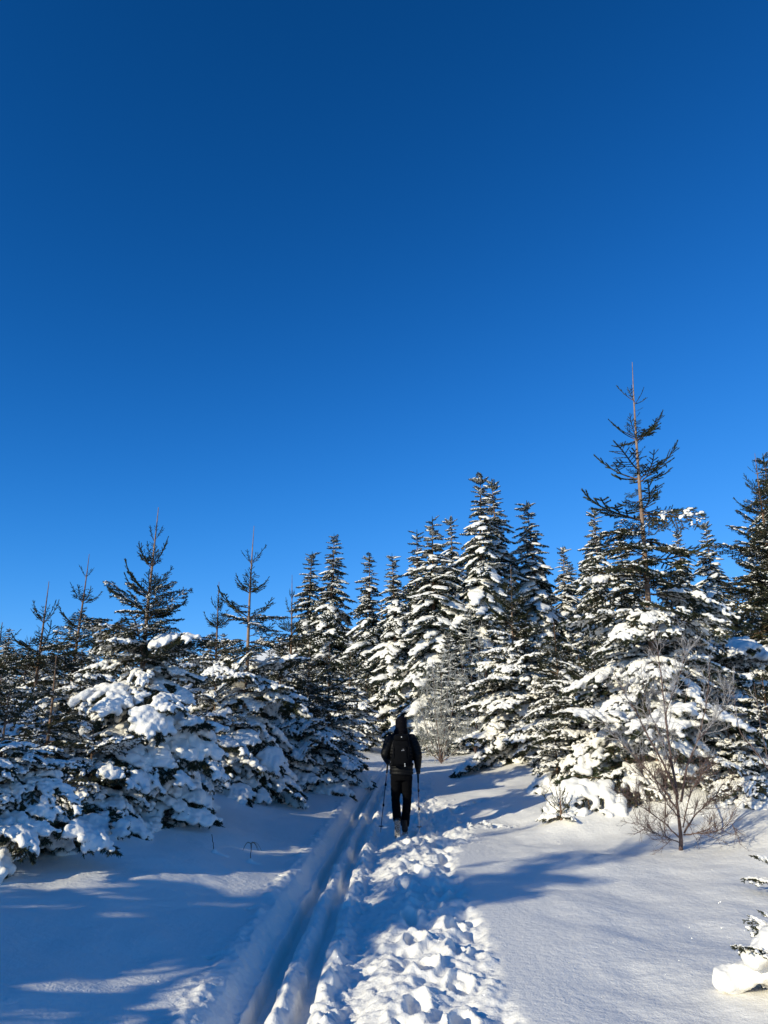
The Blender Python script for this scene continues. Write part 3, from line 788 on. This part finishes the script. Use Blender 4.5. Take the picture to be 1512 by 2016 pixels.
# ------------------------------------------------------------------ bare birch
def limb(P, r0, r1, rs, wob=.012, n=6):
    P = np.asarray(P, float); t = np.linspace(0, 1, len(P)); tt = np.linspace(0, 1, 4 * len(P))
    Q = np.stack([np.interp(tt, t, P[:, k]) for k in range(3)], 1)
    for _ in range(2): Q[1:-1] = (Q[:-2] + 2 * Q[1:-1] + Q[2:]) / 4
    Q[1:-1] += rs.normal(0, wob * .3, (len(Q) - 2, 3))
    return Q, np.linspace(r0, r1, len(Q))
def grow_twigs(Q, rs, ln, n, r, depth, acc, up=.5, t0=.15):
    """fine branching along limb Q: acc collects (p0, p1, r0, r1)"""
    T = np.gradient(Q, axis=0); T /= np.linalg.norm(T, axis=1)[:, None] + 1e-9
    for k in range(n):
        t = t0 + (1 - t0) * (k + rs.rand()) / n; i = min(len(Q) - 1, int(t * (len(Q) - 1)))
        d = T[i] * .8 + rs.normal(0, .55, 3) + np.array([0, 0, up * .3]); d /= np.linalg.norm(d)
        l = ln * rs.uniform(.5, 1.25) * (1 - .45 * t); m = 5
        pts = [Q[i]]
        for j in range(m):
            d = d + rs.normal(0, .12, 3) + np.array([0, 0, .07 * up]); d /= np.linalg.norm(d)
            pts.append(pts[-1] + d * l / m)
        pts = np.array(pts); rr = np.linspace(r, r * .4, m + 1)
        for j in range(m): acc.append((pts[j], pts[j + 1], rr[j], rr[j + 1]))
        if depth > 0: grow_twigs(pts, rs, ln * .5, max(3, int(n * .42)), r * .6, depth - 1, acc, up, .2)
def twig_mesh(acc, name, mat):
    P0 = np.array([a[0] for a in acc]); P1 = np.array([a[1] for a in acc])
    V, F = sticks(P0, P1, np.array([a[2] for a in acc]), np.array([a[3] for a in acc]))
    return np_mesh(name, V, F, [mat])
def bare_tree(name, label, cat, base_px, d, limbs, seed, trunk_pts, r_trunk, twig_len, twig_n, group=None, rime_from=1.15, depth=2, tr=.0040):
    rs = np.random.RandomState(seed)
    b = at(*base_px, d); org = np.array([b[0], d, gz(b[0], d) - .04])
    root = thing(name, label, cat, org, 0, group)
    off = org[2] + .04 - at(*base_px, d)[2]
    def pts(L): return np.array([at(p[0], p[1], d + (p[2] if len(p) > 2 else 0)) + np.array([0, 0, off]) - org for p in L])
    Q, rr = limb(pts(trunk_pts), r_trunk, r_trunk * .45, rs, .006)
    Q[0, 2] = -.05
    V, F = tube(Q, rr, 9); mesh_obj('trunk', np_mesh('trunk', V, F, [M_BIRCH]), root)
    for L, r0 in limbs:
        Q, rr = limb(pts(L), r0, r0 * .25, rs, .014)
        V, F = tube(Q, rr * 1.15, 6)
        o = mesh_obj('branch', np_mesh('branch', V, F, [M_BIRCH]), root)
        acc = []; grow_twigs(Q, rs, twig_len, twig_n, tr, depth, acc, .55)
        lo = [a for a in acc if a[0][2] < rime_from]; hi = [a for a in acc if a[0][2] >= rime_from]
        for nm, A, m in (('twigs', lo, M_TWIG), ('rimed_twigs', hi, M_RIME)):
            if A: t = mesh_obj(nm, twig_mesh(A, nm, m), o); t['kind'] = 'stuff'
    return root
bare_tree('bare_birch', 'leafless reddish birch with rimed fine twigs standing alone in the open snow on the right', 'birch tree', (1340, 1665), 10.2, [
    ([(1333, 1560), (1318, 1470, .05), (1308, 1390, .05), (1300, 1320, .1), (1288, 1235, .1)], .016),
    ([(1334, 1565), (1308, 1500, -.1), (1275, 1440, -.2), (1240, 1375, -.3), (1205, 1310, -.3)], .014),
    ([(1340, 1570), (1352, 1500, .1), (1375, 1445, .2), (1392, 1370, .2), (1398, 1290, .3)], .014),
    ([(1336, 1590), (1300, 1540, .2), (1260, 1490, .4), (1215, 1450, .5), (1180, 1405, .6)], .011),
    ([(1346, 1632), (1368, 1595, .0), (1400, 1565, -.1), (1440, 1540, -.2)], .010),
    ([(1345, 1635), (1375, 1632, -.15), (1410, 1628, -.3), (1446, 1610, -.4)], .009),
    ([(1336, 1640), (1300, 1605, -.1), (1262, 1580, -.2), (1235, 1560, -.3)], .008),
    ([(1336, 1650), (1310, 1640, -.2), (1280, 1628, -.4), (1252, 1610, -.5)], .007),
    ([(1322, 1500), (1300, 1440, .1), (1270, 1380, .2), (1262, 1300, .2)], .009),
    ([(1310, 1400), (1325, 1350, 0), (1345, 1300, .1), (1350, 1250, .1)], .007),
    ([(1372, 1450), (1400, 1420, .2), (1430, 1380, .3), (1446, 1340, .3)], .007),
    ([(1344, 1620), (1356, 1560, -.3), (1376, 1520, -.5), (1398, 1500, -.7)], .008),
    ([(1336, 1600), (1310, 1570, -.3), (1290, 1530, -.5), (1262, 1520, -.6)], .008),
], 40, [(1340, 1668), (1339, 1630), (1334, 1590), (1331, 1555)], .027, .44, 19)
bare_tree('bare_sapling', 'thin bare rimed sapling leaning in from the right edge', 'sapling', (1545, 1560), 9.0, [
    ([(1542, 1500), (1512, 1405), (1470, 1350, .1), (1440, 1320, .2), (1428, 1240, .2)], .009),
    ([(1540, 1500), (1500, 1385, .2), (1480, 1300, .3), (1470, 1225, .3)], .007),
], 41, [(1545, 1565), (1544, 1530), (1541, 1495)], .014, .30, 6, rime_from=.3, depth=1)
bare_tree('bare_sapling', 'thin grey leafless sapling among the laden boughs behind the birch top', 'sapling', (1296, 1460), 11.9, [
    ([(1296, 1400), (1300, 1300), (1296, 1200, .1), (1298, 1180, .1)], .006),
    ([(1297, 1390), (1330, 1280, .1), (1345, 1190, .2)], .006),
    ([(1296, 1390), (1262, 1290, .1), (1250, 1230, .1)], .005),
], 42, [(1296, 1470), (1296, 1430), (1297, 1395)], .010, .28, 6, rime_from=.3, depth=1)

M_RIME2 = simple_mat('olive_rimed_twigs', (.30, .29, .23), .75, scale=6, col2=(.66, .65, .60))
_keep = M_RIME; M_RIME = M_RIME2
for k, (bx, d, tops, lab) in enumerate([(868, 28.0, [(822, 1330), (836, 1290), (850, 1262), (868, 1246), (884, 1258), (900, 1285), (914, 1330), (815, 1385), (925, 1390)], 'pale rimed leafless bush right of the trail just beyond the walker'), (935, 31.0, [(905, 1250), (925, 1215), (944, 1205), (962, 1235), (978, 1290)], 'taller brownish rimed bush between the pale bush and the slim orange stem')]):
    bare_tree('rimed_bush', lab, 'bush', (bx, 1466), d, [([(bx, 1464), (bx + (tx - bx) * .6, (1464 + ty) / 2 + 10, .3 * math.sin(j * 2.1)), (tx, ty, .8 * math.sin(j * 2.1))], .018) for j, (tx, ty) in enumerate(tops)], 80 + k,
              [(bx, 1470), (bx, 1466), (bx, 1460)], .035, .75, 26, rime_from=-1, depth=1, tr=.0085)
M_RIME = _keep

# ------------------------------------------------------------------ small growth poking out of the snow
def stalk(label, px, py, d, h, seed, head=True, lean=(0, 0)):
    rs = np.random.RandomState(seed); b = at(px, py, d); x = b[0]
    root = thing('dry_stalk', label, 'dry stalk', (x, d, gz(x, d) - .02))
    P = np.array([(0, 0, -.03), (lean[0] * .3, lean[1] * .3, h * .4), (lean[0], lean[1], h)])
    Q, rr = limb(P, .0055, .0035, rs, .006); V, F = tube(Q, rr, 5)
    mesh_obj('stem', np_mesh('stem', V, F, [M_TWIG]), root)
    if head:
        g = Geo()
        for k in range(9):
            a = rs.uniform(-1.2, 1.2); t = np.linspace(0, 1, 7); R_ = h * rs.uniform(.35, .7)
            P = np.stack([math.sin(a) * R_ * t, rs.uniform(-.06, .06) * t, h * .9 + R_ * .8 * t - R_ * 1.3 * t * t], 1)
            V, F = tube(P, np.linspace(.003, .0015, 7), 4); g.add(V, F)
        mesh_obj('seed_head', g.mesh('seed_head', [M_STRAW]), root)
    V, F = balls([(0, 0, -.02), (.05, .02, -.03), (-.04, -.01, -.02), (.01, -.05, -.03), (0, 0, .02)], np.array([(.12, .11, .055), (.13, .12, .04), (.13, .12, .035), (.15, .15, .035), (.04, .04, .05)]), ICO2)
    mesh_obj('snow_collar', fuse(V, F, .012, 14, .6, 'snow_collar', [M_TSNOW]), root)
stalk('short bare dark stalk in the shaded snow, left one of the pair', 421, 1692, 9.6, .22, 61, False, (-.04, 0))
stalk('dry stalk with drooping straw seed head in the shaded snow', 492, 1690, 9.7, .24, 62, True, (.02, 0))
stalk('tiny lone twig uphill of the pair of dry stalks', 382, 1660, 10.8, .12, 63, False, (-.03, 0))

def shrublet(label, px, py, d, n, h, seed, mat=None, group=None):
    rs = np.random.RandomState(seed); b = at(px, py, d); x = b[0]
    root = thing('dry_shrub', label, 'dry shrub', (x, d, gz(x, d) - .03), 0, group)
    for k in range(n):
        a = rs.rand() * 6.28; l = rs.uniform(.4, .9) * h
        P = np.array([(rs.normal(0, .03), rs.normal(0, .03), 0), (math.cos(a) * l * .3, math.sin(a) * l * .3, h * .5), (math.cos(a) * l * .6, math.sin(a) * l * .6, h * rs.uniform(.7, 1.1))])
        Q, rr = limb(P, .004, .002, rs, .01); acc = [(Q[i], Q[i + 1], rr[i], rr[i + 1]) for i in range(len(Q) - 1)]
        grow_twigs(Q, rs, h * .35, 5, .002, 0, acc)
        mesh_obj('stem', twig_mesh(acc, 'stem', mat or M_TWIG), root)
G_D = 'dry shrubs at the foot of the left row'
shrublet('dark dry twigs at the foot of the tallest left spruce', 322, 1662, 10.4, 5, .22, 64, group=G_D)
shrublet('fine dry brush at the right end of the left row, by the trail', 640, 1520, 19.0, 8, .55, 65, group=G_D)
shrublet('small rimed brush farthest along the left side of the trail', 676, 1490, 24.0, 7, .6, 66, M_RIME, G_D)

def sprout(label, px, py, d, H, Rad, seed, kinds, n=14, low=.1, name='spruce_sapling', load=0.0, group=None):
    rs = np.random.RandomState(seed); b = at(px, py, d); x = b[0]
    root = thing(name, label, 'spruce sapling', (x, d, gz(x, d) - .05), 0, group)
    tm, ax = trunk_mesh(H, .016, rs, M_BARK); mesh_obj('trunk', tm, root)
    for k in range(n):
        f = low + (1 - low) * (k + .5) / n
        gm_, cap = BOUGH[kinds(f, rs)][rs.randint(4)]
        L = Rad * (1 - .72 * f) * rs.uniform(.8, 1.15)
        az = k * 2.4 + rs.normal(0, .2)
        o = mesh_obj('bough', gm_, root, ax(f), (rs.normal(0, .15), -R(np.interp(f, [0, .3, 1], [-2, 26, 56])) , az), (L, L, L))
        if cap is not None: mesh_obj('snow_cap', cap, o)['kind'] = 'stuff'
    if load:
        C, S = [], []
        for k in range(10):
            a = k * .7 + rs.normal(0, .2); f = rs.uniform(.15, .75); Lr = Rad * (1 - .72 * f)
            for q in (.25, .5, .75, .95):
                r = load * rs.uniform(.6, 1.1) * (1.15 - .5 * q)
                C.append((math.cos(a) * Lr * q, math.sin(a) * Lr * q, f * H - .30 * Lr * q * q + r * .35)); S.append((r * 1.1, r * 1.1, r * .85))
        C.append((0, 0, H * .85)); S.append((load * .8, load * .8, load))
        mesh_obj('snow_load', fuse(*balls(C, S, ICO2), .012, 2, .5, 'snow_load', [M_TSNOW], grit=(load * .16, load * .7)), root)
    return root
sprout('spruce seedling with dark bristling shoots on a small snow mound left of the birch', 1105, 1610, 12.3, .42, .48, 71, lambda f, r: ('up' if r.rand() < .6 else 'mid') if f > .25 else 'pillow', 16)
sprout('snow-burdened spruce sapling cut by the bottom right corner', 1575, 1945, 5.15, .46, .52, 72, lambda f, r: 'laden' if f < .85 else 'mid', 12, .05, load=.145)
sprout('spruce sapling at the right edge with one bare twig reaching left', 1562, 1745, 8.0, .75, .55, 73, lambda f, r: 'laden' if f < .5 else ('up' if r.rand() < .5 else 'dust'), 13)

# ------------------------------------------------------------------ the walker
M_JACKET = simple_mat('black_quilted_nylon', (.0030, .0030, .0034), .55, .35, 30, bump=.25, spec=.16, bscale=60)
M_TROUSER = simple_mat('black_trouser_cloth', (.0026, .0026, .0032), .9, .3, 40, bump=.3, spec=.08, bscale=90)
M_HOOD = simple_mat('navy_black_hood', (.0028, .0024, .0042), .8, .3, 30, bump=.2, spec=.10)
M_PACK = simple_mat('black_pack_fabric', (.0020, .0022, .0032), .85, .3, 60, bump=.3, spec=.10, bscale=120)
M_WEB = simple_mat('black_webbing', (.004, .004, .005), .8, .2, 80, bump=.3, spec=.12)
M_BOOT = simple_mat('dark_boot_leather', (.018, .014, .012), .6, .3, 30, bump=.4)
M_SOLE = simple_mat('snow_caked_sole', (.05, .042, .035), .85, scale=55, col2=(.60, .56, .50), bump=.8, bscale=90)
M_SKIN = simple_mat('skin', (.48, .28, .20), .5, .1, 20)
M_POLE = simple_mat('dark_blue_pole', (.010, .010, .045), .35, .1, 10, spec=.5)
M_ALU = simple_mat('grey_pole_tip', (.16, .16, .18), .35, .1, 10, spec=.5)
M_GRIP = simple_mat('black_grip_foam', (.008, .008, .010), .85, .2, 50, bump=.3)
M_LOGO = simple_mat('pale_print', (.30, .30, .31), .7, .03, 10)
M_BUCKLE = simple_mat('pale_toggle', (.50, .50, .48), .5, .03, 10)

def path(P, step=.012):
    P = np.asarray(P, float); seg = np.linalg.norm(np.diff(P, axis=0), axis=1); c = np.concatenate([[0], np.cumsum(seg)])
    n = max(4, int(c[-1] / step)); t = np.linspace(0, c[-1], n)
    Q = np.stack([np.interp(t, c, P[:, k]) for k in range(3)], 1)
    for _ in range(max(1, int(.05 / step))): Q[1:-1] = (Q[:-2] + 2 * Q[1:-1] + Q[2:]) / 4
    return Q, t / c[-1], c[-1]
def sleeve(g, P, rad, rad2=None, baffle=0.0, pitch=.045, n=14, seed=0):
    Q, t, L = path(P)
    kt = np.linspace(0, 1, len(rad)); r = np.interp(t, kt, rad); r2 = np.interp(t, kt, rad2) if rad2 is not None else r
    m = 1 + baffle * (np.abs(np.sin(t * L / pitch * math.pi)) - .5)
    V, F = tube(Q, r * m, n, True, r2 * m); g.add(V, F)
def super_box(c, half, p=.45, base=ICO2, rotx=0.0):
    v, f = base; V = np.sign(v) * np.abs(v) ** p; V = V / np.abs(V).max() * np.asarray(half)
    if rotx: V = V @ np.array(Matrix.Rotation(rotx, 3, 'X')).T
    return V + np.asarray(c), f
WX, WY = at(791, 1640, 12.7)[0], 12.7
SH_L = [(-.175, 0, 1.445), (-.262, -.045, 1.20), (-.235, .15, 1.09)]
SH_R = [(.175, 0, 1.445), (.268, -.03, 1.19), (.265, .06, .985)]
HAND = {-1: np.array([-.232, .185, 1.075]), 1: np.array([.265, .085, .935])}
LEGS = {-1: [(-.085, 0, .90), (-.100, .05, .49), (-.056, -.20, .19)], 1: [(.085, .0, .90), (.086, .06, .47), (.048, .03, .10)]}

def hand_geo(g, sd, r=1.0):
    h = HAND[sd]
    V, F = balls([h + np.array([0, -.012, .005])], np.array([(.030 * r, .040 * r, .046 * r)]), ICO2); g.add(V, F)
    for k in range(4):     # four fingers of unequal length wrapped round the grip
        z = h[2] + .032 - .021 * k; l = (.9, 1.0, .96, .8)[k]
        a = np.linspace(-.6, 3.4 * l, 9)
        P = np.stack([h[0] + sd * (.027 * np.cos(a) + .004), h[1] + .018 + .030 * np.sin(a), np.full(9, z) - .004 * a], 1)
        V, F = tube(P, np.linspace(.0105, .0080, 9) * r, 7); g.add(V, F)
    P = np.array([h + (-sd * .012, -.02, .020), h + (-sd * .033, .005, .040), h + (-sd * .026, .035, .052)])
    Q, t, L = path(P, .008); V, F = tube(Q, np.linspace(.0125, .009, len(Q)) * r, 7); g.add(V, F)

person = None
def build_person():
    global person
    z0 = float(ground_low(WX, WY)) - .0
    # bare body, one skin from crown to toes
    g = Geo()
    sleeve(g, [(0, 0, .86), (0, 0, 1.10), (0, .0, 1.30), (0, 0, 1.46)], [.150, .135, .165, .10], [.10, .095, .11, .07], n=18)
    sleeve(g, [(0, .0, 1.42), (0, .012, 1.60)], [.055, .052])
    V, F = balls([(0, .025, 1.675), (0, .045, 1.63), (0, .118, 1.655), (0, .095, 1.60)], np.array([(.076, .095, .105), (.060, .075, .075), (.014, .022, .018), (.035, .025, .020)]), ICO2); g.add(V, F)
    V, F = balls([(-.078, .02, 1.66), (.078, .02, 1.66)], np.array([(.012, .024, .032)] * 2), ICO2); g.add(V, F)
    for sd in (-1, 1):
        arm = SH_L if sd < 0 else SH_R
        sleeve(g, [(sd * .12, 0, 1.43)] + arm + [tuple(HAND[sd])], [.055, .052, .042, .034, .028])
        hand_geo(g, sd, .82)
        sleeve(g, LEGS[sd], [.085, .058, .042])
        an = np.array(LEGS[sd][2])
        toe = an + (np.array([0, .03, -.19]) if sd < 0 else np.array([0, .17, -.06]))
        sleeve(g, [tuple(an), tuple(toe)], [.038, .028])
    V, F = g.arrays()
    person = mesh_obj('person', fuse(V, F, .012, 4, .5, 'body', [M_SKIN]), None, (WX, WY, z0), (0, 0, R(-4)))
    tag(person, 'hooded walker in black quilted jacket and trousers, seen from behind mid-stride on the trail', 'person')
    for sd in (-1, 1):
        V, F = balls([(sd * .030, .112, 1.672)], [.011], ICO1); mesh_obj('eye', np_mesh('eye', V, F, [M_WEB]), person)
    # jacket: quilted torso with sleeves
    g = Geo()
    sleeve(g, [(0, -.01, .885), (0, -.01, 1.0), (0, -.005, 1.12), (0, 0, 1.26), (0, 0, 1.38), (0, 0, 1.46), (0, .0, 1.54)], [.190, .186, .178, .200, .205, .160, .085], [.135, .130, .128, .145, .138, .105, .085], .085, .050, 28)
    for sd in (-1, 1):
        arm = SH_L if sd < 0 else SH_R
        sleeve(g, [(sd * .10, 0, 1.44)] + arm, [.080, .088, .070, .050], None, .11, .045, 16)
    V, F = g.arrays()
    mesh_obj('jacket', fuse(V, F, .0105, 1, .4, 'jacket', [M_JACKET]), person)
    # hood over the head, open at the face, gathered at the nape
    g = Geo()
    V, F = balls([(0, .005, 1.70), (0, -.005, 1.63), (0, -.02, 1.56), (0, -.01, 1.52)], np.array([(.098, .116, .108), (.100, .116, .11), (.114, .115, .075), (.128, .11, .05)]), ICO2); g.add(V, F)
    hood = fuse(*g.arrays(), .0095, 5, .5, 'hood', [M_HOOD])
    n = len(hood.vertices); co = np.empty(n * 3, np.float32); hood.vertices.foreach_get('co', co); co = co.reshape(-1, 3)
    fr = sstep(.055, .085, co[:, 1]) * sstep(.105, .06, np.hypot(co[:, 0] * 1.25, co[:, 2] - 1.655))
    co[:, 1] -= fr * .085                                  # the opening: the front is pushed in so that the face stands free
    wr = np.sin((co[:, 2] - 1.5) / .036 * math.pi) * .0045 * sstep(1.66, 1.58, co[:, 2]); nr = np.linalg.norm(co[:, :2], axis=1)[:, None] + 1e-6
    co[:, :2] += co[:, :2] / nr * wr[:, None]
    hood.vertices.foreach_set('co', co.ravel()); hood.update()
    mesh_obj('hood', hood, person)
    # trousers
    g = Geo()
    sleeve(g, [(0, -.005, .80), (0, -.005, .99)], [.165, .160], [.125, .115], n=20)
    for sd in (-1, 1):
        hip, kn, an = [np.array(q) for q in LEGS[sd]]
        low = kn + (an - kn) * (.93 if sd < 0 else 1.0)
        sleeve(g, [tuple(hip + (0, 0, -.02)), tuple((hip + kn) / 2), tuple(kn), tuple((kn + low) / 2), tuple(low)], [.094, .084, .070, .070, .068], [.110, .098, .082, .076, .072], .035, .085, 18)
    tr = fuse(*g.arrays(), .012, 3, .5, 'trousers', [M_TROUSER], grit=(.004, .06))
    mesh_obj('trousers', tr, person)
    # gloves
    for sd in (-1, 1):
        g = Geo(); hand_geo(g, sd, 1.12)
        arm = SH_L if sd < 0 else SH_R
        sleeve(g, [arm[2], tuple(HAND[sd])], [.042, .034])
        mesh_obj('glove', fuse(*g.arrays(), .006, 2, .5, 'glove', [M_GRIP]), person)
    # boots
    for sd in (-1, 1):
        an = np.array(LEGS[sd][2])
        tilt = R(-68) if sd < 0 else R(-4)
        Mx = np.array(Matrix.Rotation(tilt, 3, 'X'))
        def put(V): return V @ Mx.T + an + (np.array([0, -.01, .0]))
        g = Geo()
        sleeve(g, [(0, -.02, .10), (0, -.015, 0), (0, .0, -.04)], [.052, .050, .052], [.060, .058, .064])
        V, F = super_box((0, .075, -.045), (.047, .135, .038), .6); g.add(V, F)
        V, F = super_box((0, -.01, -.03), (.045, .062, .055), .6); g.add(V, F)
        V, F = g.arrays()
        b = mesh_obj('boot', fuse(put(V), F, .008, 2, .5, 'boot', [M_BOOT]), person)
        g = Geo(); V, F = super_box((0, .062, -.094), (.045, .150, .016), .5); g.add(put(V), F)
        for k in range(8):
            for q in (-1, 0, 1):
                V, F = super_box((q * .031, -.075 + k * .039 + abs(q) * .008, -.112), (.012, .013, .009), .4, ICO1); g.add(put(V), F)
        mesh_obj('sole', g.mesh('sole', [M_SOLE], smooth=False), b)
    return z0
PZ = build_person()
PM = person.matrix_basis.copy()
PS = .965
PMAT = Matrix.Translation((WX, WY, PZ)) @ Euler((0, 0, R(-4))).to_matrix().to_4x4() @ Matrix.Scale(PS, 4)
person.scale = (PS,) * 3

def build_backpack():
    root = thing('backpack', 'black day pack with small pale emblem on the back of the walker', 'backpack', (WX, WY, PZ), R(-4))
    root.scale = (PS,) * 3
    cy = -.235
    V, F = super_box((.012, cy, 1.245), (.138, .092, .225), .5); mesh_obj('main_bag', np_mesh('main_bag', V, F, [M_PACK]), root)
    V, F = super_box((.012, cy - .005, 1.465), (.125, .100, .050), .55, rotx=.12); mesh_obj('lid', np_mesh('lid', V, F, [M_PACK]), root)
    V, F = super_box((.012, cy - .088, 1.20), (.100, .030, .150), .5); mesh_obj('front_pocket', np_mesh('front_pocket', V, F, [M_PACK]), root)
    for sd in (-1, 1):
        V, F = super_box((.012 + sd * .135, cy + .01, 1.11), (.022, .060, .085), .5); mesh_obj('side_pocket', np_mesh('side_pocket', V, F, [M_PACK]), root)
        P = np.array([(.012 + sd * .085, cy + .085, 1.42), (sd * .105, -.10, 1.525), (sd * .11, .0, 1.565), (sd * .12, .12, 1.47), (sd * .14, .155, 1.32), (sd * .16, .09, 1.16), (sd * .14, -.13, 1.06)])
        Q, t, L = path(P, .02); V, F = tube(Q, .009, 8, True, .028); mesh_obj('shoulder_strap', np_mesh('shoulder_strap', V, F, [M_WEB]), root)
        P = np.array([(.012 + sd * .118, cy - .07, 1.33), (.012 + sd * .112, cy - .108, 1.25), (.012 + sd * .118, cy - .07, 1.14)])
        Q, t, L = path(P, .02); V, F = tube(Q, .005, 6, True, .010); mesh_obj('side_strap', np_mesh('side_strap', V, F, [M_WEB]), root)
    a = np.linspace(0, 2 * math.pi, 30); P = np.stack([.195 * np.sin(a), -.01 - .15 * np.cos(a), np.full(30, 1.045)], 1)
    V, F = tube(P, .008, 6, False, .022); mesh_obj('hip_belt', np_mesh('hip_belt', V, F, [M_WEB]), root)
    a = np.linspace(0, math.pi, 10); P = np.stack([.012 + .035 * np.cos(a), np.full(10, cy + .07), 1.50 + .04 * np.sin(a)], 1)
    V, F = tube(P, .006, 6); mesh_obj('haul_loop', np_mesh('haul_loop', V, F, [M_WEB]), root)
    # pale emblem: a small arch standing on a bar, a dot at the bar's left end
    ey = cy - .1225
    g = Geo()
    V, F = super_box((.046, ey, 1.268), (.024, .003, .0026), .3, ICO1); g.add(V, F)
    V, F = super_box((.024, ey, 1.270), (.005, .003, .005), .5, ICO1); g.add(V, F)
    a = np.linspace(0, math.pi, 12); P = np.stack([.050 + .010 * np.cos(a), np.full(12, ey), 1.272 + .020 * np.sin(a)], 1); V, F = tube(P, .0022, 5); g.add(V, F)
    P = np.array([(.050, ey, 1.272), (.050, ey, 1.284)]); V, F = tube(P, .0018, 5); g.add(V, F)
    mesh_obj('emblem', g.mesh('emblem', [M_LOGO], False), root)
    for x, y, z in ((.022, cy - .108, 1.475), (.072, cy - .112, 1.065), (.074, cy - .108, 1.035)):
        V, F = super_box((x, y, z), (.009, .006, .010), .5, ICO1); mesh_obj('toggle', np_mesh('toggle', V, F, [M_BUCKLE]), root)
build_backpack()

def build_pole(sd, label):
    hand = HAND[sd] + np.array([0, .018, 0]); tip = np.array([-.335, -.02, .045]) if sd < 0 else np.array([.285, -.10, .05])
    tw = PMAT @ Vector(tip); hw = PMAT @ Vector(hand + (hand - tip) / np.linalg.norm(hand - tip) * .075)
    root = thing('trekking_pole', label, 'trekking pole', tw, 0, 'trekking poles of the walker')
    A = np.array(hw - tw); L = np.linalg.norm(A); D = A / L
    def rod(name, a, b, r, mat, parent=root, n=10):
        V, F = tube(np.stack([D * (a + (b - a) * k) for k in (0, .5, 1)]), r, n); return mesh_obj(name, np_mesh(name, V, F, [mat]), parent)
    low = rod('lower_shaft', .02, L * .34, [.0055, .0062, .0062], M_ALU if sd > 0 else M_POLE)
    rod('tip', -.03, .03, [.002, .004, .0055], M_ALU, low)
    rod('middle_shaft', L * .33, L * .62, .0072, M_POLE)
    rod('upper_shaft', L * .61, L * .92, .0085, M_POLE)
    for q in (.335, .615):
        lk = rod('lock', L * q - .022, L * q + .022, [.012, .0135, .012], M_GRIP)
        V, F = super_box(D * L * q + np.array([.012, -.004, 0]), (.006, .008, .018), .5, ICO1); mesh_obj('lever', np_mesh('lever', V, F, [M_GRIP]), lk)
    rod('grip', L - .25, L, [.0125, .0145, .018], M_GRIP)
    V, F = balls([D * (L + .004)], np.array([(.024, .024, .016)]), ICO2); mesh_obj('pommel', np_mesh('pommel', V, F, [M_GRIP]), root)
    a = np.linspace(0, 2 * math.pi, 20); P = np.stack([.030 * np.sin(a), -.02 + .02 * np.cos(a), -.05 + .05 * np.cos(a)], 1) + D * L
    V, F = tube(P, .0025, 5, False, .008); mesh_obj('wrist_strap', np_mesh('wrist_strap', V, F, [M_WEB]), root)
    # star basket
    g = Geo(); t = np.array([0, 0, 0.0]) + D * .055
    for k in range(6):
        a = k * math.pi / 3; e = t + np.array([math.cos(a) * .042, math.sin(a) * .042, .004])
        V, F = tube(np.stack([t, (t + e) / 2, e]), [.010, .008, .012], 6, True, [.004, .003, .004]); g.add(V, F)
    V, F = balls([t], np.array([(.018, .018, .008)])); g.add(V, F)
    mesh_obj('basket', g.mesh('basket', [M_GRIP]), root)
build_pole(-1, "dark blue trekking pole in the walker's left hand, planted beside the ski track")
build_pole(1, "dark trekking pole in the walker's right hand, its basket on the churned snow")

open('/tmp/tris.txt','w').write(str(sum(sum(len(p.vertices)-2 for p in m.polygons) for m in bpy.data.meshes)))
